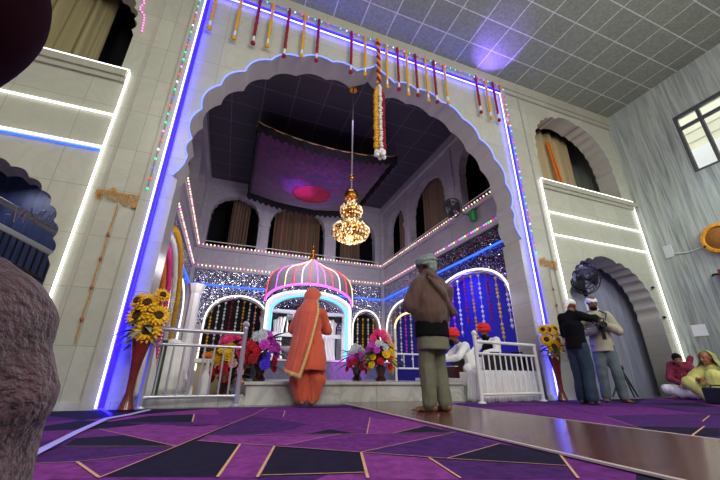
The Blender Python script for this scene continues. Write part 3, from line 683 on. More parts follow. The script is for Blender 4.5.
for k, (m, ph) in enumerate((('rose_red', 0), ('marigold', pi))):
    MB().tube([(2.53+.03*cos(6*2*pi*i/60+ph), -.16+.03*sin(6*2*pi*i/60+ph), 8.41-1.45*i/60) for i in range(61)], .03, 7).build('twisted_rope', m, t)
MB().tube([(2.53, -.16, 6.97), (2.53, -.16, 6.78)], .008, 6).build('cord', 'wire', t)
for k, (m, dx, dy) in enumerate((('marigold', -.085, 0), ('jasmine', 0, -.06), ('rose_red', .085, 0), ('jasmine', .03, .06), ('marigold', -.05, .06))):
    b = MB(); rr = random.Random(k)
    for i in range(24):
        z = 6.78-1.72*i/23; b.ball((2.53+dx*(.35+.65*min(1, i/3))+rr.uniform(-.012, .012), -.16+dy+rr.uniform(-.012, .012), z), (.062, .062, .048) if m != 'jasmine' else (.046, .046, .036), 8, 5, mi=0)
    b.build('flower_rope', m, t)
b = MB()
for i in range(14): b.ball((2.53+.09*cos(i*2.4), -.16+.07*sin(i*2.4), 4.98-.012*i), (.05, .05, .05), 7, 5)
b.build('tassel', 'jasmine', t)

# Gurmukhi lettering and its gilt drop on each pier
def gurmukhi(xc, w, side):
    cu = bpy.data.curves.new('t', 'FONT'); cu.body = '\u0a35\u0a3e\u0a3f\u0a39\u0a17\u0a41\u0a30\u0a42'; cu.size = .4; cu.fill_mode = 'NONE'; cu.bevel_depth = .011; cu.bevel_resolution = 1; cu.align_x = 'CENTER'; cu.resolution_u = 3
    ob = bpy.data.objects.new('t', cu); col.objects.link(ob); dg = bpy.context.evaluated_depsgraph_get(); dg.update()
    me = bpy.data.meshes.new_from_object(ob.evaluated_get(dg)); bpy.data.objects.remove(ob); bpy.data.curves.remove(cu)
    xs = [v.co.x for v in me.vertices]; k = w/(max(xs)-min(xs)) if xs else 1; mx = (max(xs)+min(xs))/2
    b = MB(); b.add([(xc+(v.co.x-mx)*k, -.045-v.co.z*k, 2.92+v.co.y*k*1.16) for v in me.vertices], [tuple(p.vertices) for p in me.polygons])
    return tag(b.build('wall_lettering', 'rope_gold'), 'orange-gold Gurmukhi lettering on the %s marble pier' % side, 'lettering', 'gold lettering on the piers')
for xc, side in ((-1.90, 'left'), (6.96, 'right')):
    gurmukhi(xc, .62, side)
    t = thing('beaded_drop', 'thin gold cord with beads hanging under the lettering on the %s pier' % side, 'wall hanging', (xc+.02, -.03, .75), 'gold cords on the piers')
    MB().tube([(xc+.02+.005*sin(k*.9), -.03, 2.88-.09*k) for k in range(24)], .008, 6).build('cord', 'rope_gold', t)
    for z in (2.36, 1.98, 1.56, 1.12): MB().ball((xc+.02, -.035, z), (.022, .02, .036), 8, 6).build('bead', 'copper', t)

# ------------------------------------------------------------------ chandelier
cx, cy = 2.58, 1.85
Z = lambda z: 3.6+(z-3.46)*.82
t = thing('chandelier', 'gold tiered crystal chandelier hanging inside the big arch', 'chandelier', (cx, cy, 3.5))
MB().tube([(cx, cy, 8.74), (cx, cy, 5.05)], .022, 8).build('rod', 'rod_grey', t)
MB().lathe([(.03, 5.42), (.06, 5.45), (.07, 5.5), (.05, 5.56), (.03, 5.59)], (cx, cy, 0), 12).build('collar', 'gold', t)
MB().lathe([(.12, 8.66), (.16, 8.70), (.16, 8.75)], (cx, cy, 0), 14).build('ceiling_rose', 'gold', t)
MB().lathe([(r, Z(z)) for r, z in ((.02, 5.36), (.05, 5.32), (.14, 5.24), (.2, 5.1), (.19, 5.0), (.11, 4.93))], (cx, cy, 0), 20).build('cap', 'gold', t)
def tier(prof, k, seed):
    b = MB(); rr = random.Random(seed)
    for i in range(len(prof)-1):
        (r0, z0), (r1, z1) = prof[i], prof[i+1]
        L = sqrt((r1-r0)**2+(z1-z0)**2); rows = max(1, int(L/.062))
        for q in range(rows):
            f = (q+.5)/rows; r = r0+(r1-r0)*f; z = z0+(z1-z0)*f; n = max(6, int(2*pi*r/.075))
            for a in range(n):
                g = 2*pi*(a+.5*(q % 2))/n+rr.uniform(-.02, .02)
                b.ball((cx+(r+rr.uniform(-.02, .02))*cos(g), cy+(r+rr.uniform(-.02, .02))*sin(g), z+rr.uniform(-.012, .012)), (.030*rr.uniform(.6, 1.25),)*2+(.04,), 6, 4, mi=int(rr.random() < .42))
    return b
p1 = [(.10, 4.95), (.09, 4.78), (.2, 4.70), (.30, 4.56), (.28, 4.42), (.17, 4.26)]
p2 = [(.16, 4.24), (.2, 4.12), (.36, 4.04), (.51, 3.9), (.52, 3.78), (.44, 3.64), (.28, 3.52), (.08, 3.46)]
p1 = [(r, Z(z)) for r, z in p1]; p2 = [(r*.93, Z(z)) for r, z in p2]
for p, w in ((p1, 'upper_tier'), (p2, 'lower_tier')):
    fr = MB().lathe([(max(r-.05, .02), z) for r, z in p], (cx, cy, 0), 18).build(w, 'gold', t)
    c_ = tier(p, 0, len(w)).build('crystals', ['crystal', 'crystal_dim'], fr); c_['kind'] = 'stuff'

# ------------------------------------------------------------------ canopy cloth under the chamber ceiling
ax0, ax1, ay0, ay1 = -.04, 4.95, 3.62, 8.3
def cz(x, y):
    u, v = (x-ax0)/(ax1-ax0), (y-ay0)/(ay1-ay0)
    return 8.05-.62*(sin(pi*u)**.7)*(.62+.38*sin(pi*v))*1.0-.25*sin(pi*u)*sin(pi*v)+.02*noise.noise(V((x*2, y*2, 0)))
t = thing('ceiling_canopy', 'purple ceremonial canopy cloth sagging below the chamber ceiling', 'canopy', (2.45, 5.9, 8))
MB().grid(lambda u, v: (ax0+(ax1-ax0)*u, ay0+(ay1-ay0)*v, cz(ax0+(ax1-ax0)*u, ay0+(ay1-ay0)*v)), 40, 36).build('cloth', 'canopy_cloth', t, thick=.02)
mc = (2.36, 6.2)
MB().grid(lambda u, v: (mc[0]+.76*u*cos(2*pi*v), mc[1]+.76*u*sin(2*pi*v), cz(mc[0]+.76*u*cos(2*pi*v), mc[1]+.76*u*sin(2*pi*v))-.022), 8, 33).build('round_medallion', 'medallion', t, thick=.012)
def fringe(fx, n, h=.32):
    b = MB(); rr = random.Random(5)
    def f(u, v):
        x, y = fx(u); k = rr.uniform(-.015, .015); w = .05*sin(u*n)
        return (x+k+(w*.5 if abs(fx(0)[0]-fx(1)[0]) < .1 else 0), y+k+(w*.5 if abs(fx(0)[0]-fx(1)[0]) > .1 else 0), cz(x, y)-v*h*(1+.18*sin(u*n*2.3)))
    b.grid(f, 120, 6); return b
for e in range(4):
    fx = [lambda u: (ax0+(ax1-ax0)*u, ay0), lambda u: (ax0+(ax1-ax0)*u, ay1), lambda u: (ax0, ay0+(ay1-ay0)*u), lambda u: (ax1, ay0+(ay1-ay0)*u)][e]
    fringe(fx, 55).build('fringe', 'fringe', t, thick=.02)
    MB().tube([(fx(k/20)[0], fx(k/20)[1], cz(*fx(k/20))+.01) for k in range(21)], .022, 6).build('piping', 'gold_lace', t)
for x, y in ((ax0, ay0), (ax1, ay0), (ax0, ay1), (ax1, ay1)): MB().tube([(x, y, cz(x, y)), (x, y, 8.75)], .01, 6).build('cord', 'wire', t)

# ------------------------------------------------------------------ curtains in the gallery arches
def curtain(x0, x1, z0, z1, ax, d, folds, m, label, amp=.06, group=None, edge=0):
    b = MB()
    def f(u, v):
        a = x0+(x1-x0)*u; q = amp*sin(u*folds*2*pi+.6*sin(v*2.5))*(.55+.45*v)+amp*.4*sin(u*folds*5.1)
        a += edge*sin(v*3)*.03*(1-v); z = z1+(z0-z1)*v
        return (a, d+q, z) if ax == 'y' else (d+q, a, z)
    b.grid(f, int(folds*14), 10); return tag(b.build('curtain', m, thick=.012), label, 'curtain', group)
G1, G2 = 'curtains in the front gallery arches', 'curtains in the chamber gallery arches'
curtain(SIDE_L-1.5, SIDE_L+.75, 5.45, 8.3, 'y', .95, 8, 'curtain_olive', 'olive curtain in the gallery arch above the left side arch', .07, G1)
curtain(SIDE_R-1.9, SIDE_R+1.05, 5.45, 8.3, 'y', .85, 8, 'curtain_tan', 'tan curtain with an orange garland in the right front gallery arch', .06, G1)
curtain(-.62, .18, 5.5, 8.3, 'y', YB+.55, 6, 'curtain_brown', 'narrow brown curtain in the leftmost arch of the chamber back gallery', .05, G2)
curtain(1.35, 3.6, 5.5, 8.3, 'y', YB+.55, 11, 'curtain_multi', 'brown curtain with a red stripe in the middle arch of the back gallery', .05, G2)
curtain(4.7, 5.75, 5.5, 8.3, 'y', YB+.55, 6, 'curtain_brown', 'brown curtain in the back gallery arch beside the chandelier', .05, G2)
curtain(.62, 1.7, 5.5, 8.3, 'x', X1+.4, 6, 'curtain_side', 'brown curtain in the right gallery arch nearest the portal', .05, G2)
curtain(3.4, 5.6, 5.5, 8.3, 'x', X1+.4, 10, 'curtain_side', 'brown curtain in the right gallery arch behind the fan', .05, G2)
curtain(6.6, 7.85, 5.5, 8.3, 'x', X1+.4, 6, 'curtain_side', 'brown curtain in the right gallery arch nearest the back corner', .05, G2)
for (a, b_, ax, d, lab) in ((X0+.3, X1-.3, 'y', YB-.02, 'thin white gallery rail along the chamber back arches'), (.8, YB-.3, 'x', X1-.02, 'thin white gallery rail along the chamber right arches')):
    P = [(a, d, 5.74), (b_, d, 5.74)] if ax == 'y' else [(d, a, 5.74), (d, b_, 5.74)]
    tag(MB().tube(P, .018, 6).build('gallery_rail', 'white_paint'), lab, 'railing', 'gallery rails')
t = thing('marigold_garland', 'orange marigold garland over the curtain of the right gallery arch', 'garland', (9.2, .72, 5.9))
for k, dx in enumerate((-.05, .05)): rope(MB(), (9.07+dx, .72, 7.75), (9.2+dx*1.6, .70, 6.05), .04, seed=k).build('strand', 'orange_flower', t)
b = MB()
for i in range(10): b.ball((9.21+.07*cos(i*2.4), .70+.05*sin(i*2.4), 6.0-.03*i), .055, 7, 5)
b.build('tassel', 'petal_red', t)
# ------------------------------------------------------------------ hanging flower strings in the ground arches
def bead_string(p, z0, z1, m, label, group, r=.045, gap=.1):
    t = MB(); z = z1; k = 0
    z -= .06; t.tube([(p[0], p[1], z1), (p[0], p[1], z0)], .008, 5)
    while z > z0:
        t.ball((p[0], p[1], z), (r, r, r*1.15), 7, 5); z -= gap*(1 if k % 4 else 1.9); k += 1
    return tag(t.build('flower_string', m), label, 'garland', group)
cyc = ['jasmine', 'rose_red', 'petal_blush', 'petal_magenta', 'jasmine', 'rose_red', 'marigold', 'jasmine', 'rose_red', 'petal_yellow', 'jasmine']
nmc = dict(jasmine='white', rose_red='red', petal_blush='pale pink', petal_magenta='magenta', marigold='yellow', petal_yellow='bright yellow', petal_pink='pink', orange_flower='orange')
for k in range(11):
    y = 4.72-.345*k; zt = 2.3+1.2*sqrt(max(0, 1-((y-3.0)/1.95)**2))*.95
    m = cyc[k]
    bead_string((X1+.05, y, 0), 1.3+.3*(k % 3), zt, m, '%s flower string in the blue-lit arch, %s from its portal end' % (nmc[m], ordw[10-k]), 'flower strings in the blue-lit arch', .042, .11 if m != 'jasmine' else .14)
for k in range(7):
    y = 8.4-.45*k; zt = 2.2+1.2*sqrt(max(0, 1-((y-7.05)/1.65)**2))*.95; m = ['jasmine', 'marigold', 'jasmine', 'petal_magenta', 'jasmine', 'rose_red', 'jasmine'][k]
    bead_string((X1+.05, y, 0), 1.0+.25*(k % 2), zt, m, '%s flower string in the farther right arch, %s from the back corner' % (nmc[m], ordw[k]), 'flower strings in the farther right arch', .045, .13)
for k in range(9):
    x = -.75+.24*k; zt = 2.3+1.1*sqrt(max(0, 1-((x-.25)/1.2)**2))*.95; m = ['marigold', 'jasmine', 'jasmine', 'rose_red', 'jasmine', 'marigold', 'jasmine', 'petal_blush', 'orange_flower'][k]
    bead_string((x, YB+.06, 0), 1.1+.2*(k % 3), zt, m, '%s flower string in the dark back arch, %s from the left' % (nmc[m], ordw[k]), 'flower strings in the dark back arch', .045, .13)
for k in range(4):
    x = 5.5+.26*k; m = ['jasmine', 'marigold', 'jasmine', 'petal_yellow'][k]
    bead_string((x, YB+.06, 0), 1.1+.2*(k % 2), 2.95, m, '%s flower string in the narrow arch right of the shrine, %s from the shrine' % (nmc[m], ordw[k]), 'flower strings in the narrow back arch', .045, .13)
for k, m in enumerate(('orange_flower', 'petal_pink', 'jasmine', 'marigold')):
    b = MB(); rr = random.Random(k)
    for i in range(150):
        a = pi*i/149; R = 1.45+.27*k; b.ball((X0+.10+.09*k, 2.6-R*cos(a)*(1 if a > pi/2 else .8)+rr.uniform(-.015, .015), 1.3+(1.75+.14*k)*max(0, sin(a))**.8-.8*(1-min(1, sin(a)*2.2))), .066, 7, 5)
    tag(b.build('arch_garland', m), '%s flower garland arching over the left chamber wall, %s from outside' % (nmc[m], ordw[k]), 'garland', 'arch garlands on the chamber left wall')

# ------------------------------------------------------------------ domed shrine (palki)
px, py, hw = 2.62, 6.5, 1.6
t = thing('shrine_canopy', 'marble shrine pavilion with neon-ribbed onion dome behind the woman in orange', 'shrine', (px, py, .345))
zarch = lambda u: 2.86+.62*sqrt(max(0, 1-u*u))      # outer arch line
prof = lambda w: (1-w**2.6)**.62                      # height share of dome at share w of its width
def domept(s, q):   # s: -1..1 across, q: 0 bottom .. 1 top
    zb = zarch(s); ztop = 4.34
    # onion shoulder: stays wide, then sweeps in to the tip
    w = max(0, 1-q**5)**.75*(1-.05*q)
    z = zb+(ztop-zb)*(q**.9); z += .24*max(0, 1-abs(hw*s*w)/.5)**2*max(0, (q-.5)*2); return (px+hw*s*w, py-.12-.75*sqrt(max(0, 1-(s*.98)**2))*(1-q)**.5*.55, z)
MB().grid(lambda u, v: domept(u*2-1, v), 33, 18).build('dome_cloth', 'dome_net', t, thick=.03)
tc_ = ['tube_red', 'tube_magenta', 'tube_yellow', 'tube_red', 'tube_white', 'tube_red', 'tube_magenta', 'tube_pink', 'tube_red', 'tube_white', 'tube_red', 'tube_yellow', 'tube_magenta', 'tube_red']
for k in range(12):
    s = -1+2*k/11
    MB().tube([tuple(V(domept(s, q/14*.985))-V((0, .05, 0))) for q in range(15)], .017, 7).build('neon_rib', tc_[k], t)
rim = MB(); 
rim.tube([(px-hw, py-.14, 2.86)]+[(px-hw*cos(pi*k/24), py-.14-.42*sin(pi*k/24)*.95, zarch(-cos(pi*k/24))) for k in range(25)], .045, 8); rim.build('violet_rim', 'tube_magenta', t)
def arch_band(h, z0, zs, rise, n=24): return [(px-h, z0)]+[(px-h*cos(pi*k/n), zs+rise*sin(pi*k/n)) for k in range(n+1)]+[(px+h, z0)]
outer = arch_band(1.56, .9, 2.72, .60); inner = arch_band(1.30, .9, 2.5, .60)
b = MB(); n = len(outer)
for d in (py-.2, py+.1): b.add([(x, d, z) for x, z in outer]+[(x, d, z) for x, z in inner], [(i, i+1, n+i+1, n+i) for i in range(n-1)])
b.add([(x, d, z) for d in (py-.2, py+.1) for x, z in inner], [(i, i+1, n+i+1, n+i) for i in range(n-1)])
b.add([(x, d, z) for d in (py-.2, py+.1) for x, z in outer], [(i, i+1, n+i+1, n+i) for i in range(n-1)])
b.build('arch_front', 'palki_white', t, smooth=False)
MB().tube([(x, py-.24, z) for x, z in arch_band(1.52, .9, 2.7, .60)], .03, 8).build('white_neon', 'led_warm', t)
MB().tube([(x, py-.24, z) for x, z in arch_band(1.36, .9, 2.52, .60)], .035, 8).build('cyan_neon', 'led_cyan', t)
for x in (-1.43, 1.43):
    for y in (py-.05, py+1.6):
        MB().lathe([(.14, .9), (.14, 1.0), (.09, 1.06), (.085, 2.3), (.13, 2.4), (.15, 2.55)], (px+x, y, 0), 12).build('column', 'palki_white', t)
MB().box(px-1.55, px+1.55, py-.1, py+1.75, 2.5, 2.6).build('inner_ceiling', 'palki_white', t, smooth=False)
fn = MB().lathe([(.05, 4.45), (.13, 4.52), (.16, 4.6), (.1, 4.68), (.04, 4.72), (.1, 4.79), (.04, 4.86), (.06, 4.92), (.015, 4.98), (.01, 5.12)], (px, py-.12, 0), 12); fn.build('finial', 'gold', t)
MB().box(px-1.6, px+1.6, py+1.7, py+1.8, .9, 2.6).build('back_panel', 'void', t, smooth=False)
vl = MB()
for i in range(9): vl.ball((px-1.2+.3*i, py+.2, 2.42+.30*sin(pi*i/8)), (.19, .05, .16), 8, 5)
vl.build('dark_valance', 'black', t)
bs = thing('altar_platform', 'low grey-violet dais under the domed shrine, patterned cloth front', 'platform', (3.05, 5.4, .345))
MB().box(.98, 5.2, 5.3, 8.5, .35, .86).build('block', 'silver_cloth', bs, smooth=False)
MB().box(.94, 5.24, 5.26, 8.5, .86, .9).build('top_slab', 'palki_white', bs, smooth=False)
th = thing('scripture_throne', 'cloth-draped scripture seat with dark printed cover inside the shrine', 'altar', (px, 7.2, .9))
MB().limb((px-.95, 7.2, 1.18), (px+.95, 7.2, 1.18), .26, .26).build('bolster', 'dark_print', th)
MB().box(px-.75, px+.75, 7.3, 7.9, .9, 1.35).build('table', 'dark_print', th, smooth=False)
MB().grid(lambda u, v: (px-.7+1.4*u, 7.28-.03*sin(9*u), 1.37-.1*v+.02*sin(12*u)), 30, 4).build('orange_border', 'orange_suit', th, thick=.01)
tag(MB().box(px-1.3, px+1.3, 6.72, 6.78, 1.72, 1.86).build('cross_rail', 'palki_white', smooth=False), 'white horizontal rail across the shrine opening', 'railing')
def drape(x, w, z0, z1, y, seed):
    return MB().grid(lambda u, v: (x+(u-.5)*w*(1-.35*sin(pi*v*.9))+.015*sin(v*7), y+.035*sin(u*26+seed), z1+(z0-z1)*v), 40, 12)
for x, w, s in ((px-1.0, .5, 'left'), (px+.85, .62, 'right')):
    tag(drape(x, w, .92, 2.55, py+.25, x).build('shrine_curtain', 'white_cloth', thick=.01), 'white gathered curtain at the %s inside the shrine' % s, 'curtain', 'white shrine curtains')
for k in range(5):
    tag(MB().tube([(px-.72+.2*k, 7.95, 1.9), (px-.72+.2*k, 7.95, 2.5)], .045, 8).build('hanging_tube', 'steel'), 'silver hanging bar at the back of the shrine, %s from the left' % ordw[k], 'ornament', 'silver bars in the shrine')

# ------------------------------------------------------------------ artificial flower arrangements
bl = {}
def bloom_mesh(kind, r):
    b = MB(); rr = random.Random(len(kind))
    for ring, (n, rad, tilt, z) in enumerate(((9, .62, .55, 0), (7, .42, .95, .14), (5, .2, 1.3, .24))):
        for i in range(n):
            a = 2*pi*i/n+ring*.4; R = Matrix.Rotation(a, 3, 'Z') @ Matrix.Rotation(-tilt, 3, 'Y')
            b.ball(V((cos(a)*rad*r, sin(a)*rad*r, z*r)), (.42*r, .34*r, .10*r), 7, 5, rot=R)
    b.ball((0, 0, .2*r), .22*r, 7, 5); return b
def bloom(parent, p, r, m, facing):
    key = (m, r)
    if key not in bl:
        o = bloom_mesh(m, r).build('bloom', m); bl[key] = o.data; bpy.data.objects.remove(o)
    o = bpy.data.objects.new('bloom', bl[key]); col.objects.link(o); o.parent = parent
    o.location = (V(p)-V(ORG[parent.name]))*S; o.rotation_euler = V(facing).to_track_quat('Z', 'Y').to_euler(); return o
def leaf(b, p, d, L, w):
    d = V(d).normalized(); s = d.cross(V((0, 0, 1)))
    s = s.normalized() if s.length > .01 else V((1, 0, 0)); u = s.cross(d); P = V(p)
    vs = []; n = 6
    for i in range(n):
        t = i/(n-1); c = P+d*L*t-V((0, 0, 1))*L*.35*t*t; h = w*sin(pi*min(.97, t*.9+.08))
        vs += [c-s*h+u*h*.3, c, c+s*h+u*h*.3]
    b.add(vs, [(i*3+k, i*3+k+1, i*3+k+4, i*3+k+3) for i in range(n-1) for k in (0, 1)])
def arrangement(label, c, h, w, palette, n, seed, vase='vase_dark', vh=.28, r=.085):
    t = thing('flower_arrangement', label, 'flowers', c); x, y, z = c; rr = random.Random(seed)
    MB().lathe([(.09, z), (.12, z+.02), (.07, z+.1), (.1, z+vh*.7), (.14, z+vh)], (x, y, 0), 14).build('vase', vase, t)
    lv = MB()
    for i in range(26):
        a = rr.uniform(0, 2*pi); e = rr.uniform(-.1, 1); leaf(lv, (x, y, z+vh+rr.uniform(0, h*.5)), (cos(a), sin(a), e), w*rr.uniform(.6, 1.15), .045)
    lv.build('leaves', 'leaf', t, thick=.006)
    for i in range(n):
        f = i/(n-1); a = i*2.4+rr.uniform(-.3, .3); zz = z+vh*.75+(h-vh*.75)*f**.8; rad = w*.5*sqrt(max(.05, 1-(f*.95)**2))*rr.uniform(.75, 1.0)
        ca = V((cos(a), sin(a)-.5, .5*f+.15)); m = palette(f, cos(a)) if callable(palette) else rr.choice(palette)
        bloom(t, (x+rad*cos(a), y+rad*sin(a), zz), r*rr.choice((1, 1, 1.2)), m, ca)
    st = MB()
    for i in range(8): st.tube([(x, y, z+vh*.5), (x+w*.25*cos(i), y+w*.25*sin(i), z+h*.7)], .008, 5)
    st.build('stems', 'leaf', t)
def pal1(f, c):
    if f > .62: return 'petal_grey' if c < .35 else 'petal_magenta'
    if f > .3: return 'petal_red' if c < -.1 else 'petal_magenta'
    return 'petal_blue' if -.6 < c < .5 else ('petal_red' if random.random() < .6 else 'petal_magenta')
arrangement('tall bouquet of pale grey, magenta and red flowers on the step left of the woman', (.62, 1.0, .345), .82, .62, pal1, 42, 4)
def pal2(f, c):
    if f > .6: return 'petal_pink' if c < .2 else 'petal_blush'
    if f > .28: return 'petal_yellow' if c > .0 else 'petal_magenta' if c < -.6 else 'petal_grey'
    return 'petal_red' if abs(c) < .5 else 'petal_yellow'
arrangement('large bouquet with yellow, pink and red flowers beside the man in the shawl', (3.12, 1.3, .345), 1.0, .62, pal2, 48, 9)
arrangement('magenta and grey flower bunch in front of the shrine base', (2.86, 2.05, .345), .72, .5, lambda f, c: 'petal_grey' if f > .6 else 'petal_magenta' if f > .3 else 'petal_red', 26, 12)
def pal3(f, c):
    if f > .72: return 'petal_pink'
    if f > .36: return 'petal_yellow' if c < .4 else 'petal_pink'
    return 'petal_red' if c < .3 else 'petal_blush'
arrangement('yellow and pink bouquet seen through the left railing', (.06, .62, .13), .93, .5, pal3, 34, 15)

# ------------------------------------------------------------------ left bay things behind the railing
t = thing('side_cabinet', 'beige cabinet with white top behind the left railing', 'cabinet', (-.16, 1.5, .13))
MB().box(-.45, .13, 1.35, 1.75, .13, .64).build('body', 'beige_box', t, smooth=False)
MB().box(-.5, .18, 1.3, 1.8, .64, .71).build('top_cloth', 'white_cloth', t, smooth=False)
t = thing('offering_pile', 'heap of orange offerings on the beige cabinet', 'offering', (-.16, 1.5, .71))
b = MB(); rr = random.Random(2)
for i in range(16): b.ball((-.2+rr.uniform(-.16, .16), 1.5+rr.uniform(-.12, .12), .75+rr.uniform(0, .06)), .055, 8, 6)
b.build('orange_flowers', 'orange_flower', t)
b = MB()
for i in range(8): b.ball((.02+rr.uniform(-.08, .08), 1.48+rr.uniform(-.1, .1), .75+rr.uniform(0, .04)), .055, 8, 6)
b.build('white_flowers', 'jasmine', t)
t = thing('white_bottle', 'white bottle standing in front of the beige cabinet', 'bottle', (-.24, .62, .13))
MB().lathe([(.06, .13), (.075, .16), (.075, .42), (.03, .55), (.028, .62)], (-.24, .62, 0), 14).build('body', 'white_cloth', t)
MB().lathe([(.034, .62), (.034, .67), (.02, .68)], (-.24, .62, 0), 12).build('cap', 'white_paint', t)
for k, (x, y, h, w) in enumerate(((-1.32, 1.1, .78, .34), (-.95, 1.95, .92, .32))):
    mb = MB().grid(lambda u, v: (x+w*cos(2*pi*u)*(.55+.45*v+.05*sin(9*2*pi*u)*v), y+.3*sin(2*pi*u)*(.55+.45*v+.05*sin(9*2*pi*u)*v), .13+h*(1-v)+.02*sin(3*2*pi*u)*(1-v)), 60, 10, closed=True)
    mb.poly([(x+w*.55*cos(2*pi*i/24), y+.3*.55*sin(2*pi*i/24), .13+h) for i in range(24)])
    tag(mb.build('draped_stand', 'white_cloth', thick=.01), ['small table draped in white cloth next to the left sunflower vase', 'tall white-draped stand in the corner behind the left railing'][k], 'table')
t = thing('chamber_pillar', 'pale marble pillar behind the left railing', 'pillar', (-.85, 3.0, .13))
MB().box(-1.05, -.65, 2.8, 3.2, .13, .35).build('plinth', 'step_marble', t, smooth=False)
MB().lathe([(.16, .35), (.13, .45), (.12, 2.2), (.16, 2.3), (.2, 2.42)], (-.85, 3.0, 0), 8).build('shaft', 'palki_white', t, smooth=False)

# ------------------------------------------------------------------ railings
def railing(label, pa, pb, post, nb, m, post_first):
    a, b = V(pa), V(pb); L = lambda k, z: (a.x+(b.x-a.x)*k, a.y+(b.y-a.y)*k, z)
    t = thing('railing', label, 'railing', (a.x, a.y, 0), None)
    for z, r, n in ((1.05, .03, 'top_rail'), (.84, .022, 'middle_rail'), (.15, .022, 'bottom_rail')):
        MB().tube([L(0, z), L(1, z)], r, 10).build(n, m, t)
    for k in ((0, 1)):
        q = L(k, 0); big = (k == 0) == post_first; zz = 1.13 if big else 1.05
        p = MB().lathe([(.075, 0), (.075, .02), (.036, .04), (.036, zz-.03), (.045, zz), (.03, zz+.02)], (q[0], q[1], .002), 12).build('post', m, t)
        if big: MB().lathe([(.02, zz), (.05, zz+.04), (.055, zz+.07), (.03, zz+.11), (.01, zz+.12)], (q[0], q[1], 0), 12).build('finial', m, p)
    for i in range(nb):
        q = L((i+1)/(nb+1), 0); MB().tube([(q[0], q[1], .15), (q[0], q[1], .84)], .014, 8).build('baluster', m, t)
railing('steel railing between the left sunflower vase and the marble step', (.25, .16, 0), (-.98, .02, 0), 1, 8, 'steel', True)
railing('white-painted railing in front of the musicians on the right', (4.30, -.36, 0), (5.93, -.16, 0), 1, 10, 'white_paint', True)
tag(MB().box(-1.1, .34, .22, .335, 0, .135).box(-1.1, .34, .20, .335, .135, .16).build('kerb', 'step_marble', smooth=False), 'low white marble kerb under the left steel railing', 'kerb')

# musicians' stage with pleated white skirt
t = thing('musician_stage', 'low stage with pleated white skirt behind the white railing', 'stage', (5.4, .5, 0))
MB().box(4.56, 6.1, -.02, .56, .02, .53).box(4.56, 6.70, .565, 2.4, .135, .41).build('platform', 'white_cloth', t, smooth=False)
def skirt(u, v):
    if u < .22: q = u/.22; x, y = 4.53, .25-.37*q
    else: q = (u-.22)/.78; x, y = 4.53+1.60*q, -.12+.14*q
    k = .028*sin(u*150)*(.25+.75*v)+.05*v; f = .03*v
    return (x-(k if u < .22 else 0), y-(k if u >= .22 else 0), .56-.55*v+.012*sin(u*40)*v)
MB().grid(skirt, 260, 8).build('skirt', 'pleated_white', t, thick=.008)
for k, (x0, x1, y0, y1, z1, lab) in enumerate(((4.98, 5.45, .05, .35, .86, 'black instrument case behind the white railing, nearer the post'), (5.52, 6.05, .05, .33, .88, 'black loudspeaker box behind the white railing, nearer the vase'))):
    t = thing(['instrument_case', 'loudspeaker'][k], lab, ['case', 'loudspeaker'][k], ((x0+x1)/2, .2, .53))
    b = MB().box(x0, x1, y0, y1, .535, z1); o = b.build('body', 'black', t, smooth=False); md = o.modifiers.new('edge', 'BEVEL'); md.width = .02; md.segments = 2
    MB().tube([(x0+.1, (y0+y1)/2, z1), (x0+.12, (y0+y1)/2, z1+.05), (x1-.12, (y0+y1)/2, z1+.05), (x1-.1, (y0+y1)/2, z1)], .014, 6).build('handle', 'gloss_black', t)
    if k: MB().lathe([(.10, 0), (.11, .012), (.05, .006), (.02, .012)], ((x0+x1)/2, y0-.002, .70), 18, rot=Matrix.Rotation(pi/2, 3, 'X')).build('cone', 'gloss_black', t)
t = thing('harmonium', 'small dark harmonium in front of the red-turbaned musician by the post', 'harmonium', (4.72, 1.0, .41))
MB().box(4.58, 4.86, .75, 1.2, .415, .64).build('body', 'vase_dark', t, smooth=False); MB().box(4.60, 4.70, .78, 1.17, .64, .655).build('keys', 'white_paint', t, smooth=False)
MB().box(4.82, 4.86, .75, 1.2, .64, .8).build('bellows', 'black', t, smooth=False)
# white frame with a lit hoop beside the bouquet
fx, fy = 4.3, 2.1
t = thing('hoop_frame', 'white metal frame with a warm lit hoop behind the man in the shawl', 'frame', (fx, fy, .345))
for x in (fx-.42, fx+.55):
    MB().tube([(x, fy, .345), (x, fy, 1.55)], .03, 8).build('post', 'white_paint', t)
for z in (.62, .95): MB().tube([(fx-.42, fy, z), (fx+.55, fy, z)], .02, 8).build('crossbar', 'white_paint', t)
MB().tube([(fx+.065-.485*cos(pi*k/18), fy, 1.55+.42*sin(pi*k/18)) for k in range(19)], .026, 8).build('hoop', 'tube_yellow', t)
for k in range(3): MB().tube([(fx-.2+.25*k, fy, .62), (fx-.2+.25*k, fy, .95)], .014, 6).build('bar', 'white_paint', t)

# ------------------------------------------------------------------ sunflower vases
def sunflower(parent, p, facing, r):
    P = V(p); q = V(facing).to_track_quat('Z', 'Y').to_matrix(); b = MB(); rr = random.Random(int(p[2]*1000))
    for ring, n, tl, L in ((0, 18, .15, 1.0), (1, 14, .42, .8)):
        for i in range(n):
            a = 2*pi*i/n+ring*.17; d = V((cos(a), sin(a), tl+rr.uniform(-.15, .15))).normalized(); s = V((-sin(a), cos(a), 0)); vs = []
            for k in range(5):
                f = k/4; c = d*(r*.34+(r*L-r*.34)*f); h = r*.13*sin(pi*min(.98, f*.86+.1)); vs += [q @ (c-s*h)+P, q @ (c+V((0, 0, .02*r)))+P, q @ (c+s*h)+P]
            b.add(vs, [(k*3+j, k*3+j+1, k*3+j+4, k*3+j+3) for k in range(4) for j in (0, 1)])
    fl = b.build('sunflower', 'sun_petal', parent, thick=.006)
    MB().lathe([(r*.40, 0), (r*.42, .02), (r*.3, .05), (r*.12, .045), (.004, .04)], tuple(P), 16, rot=q).build('seed_head', 'seed_brown', fl)
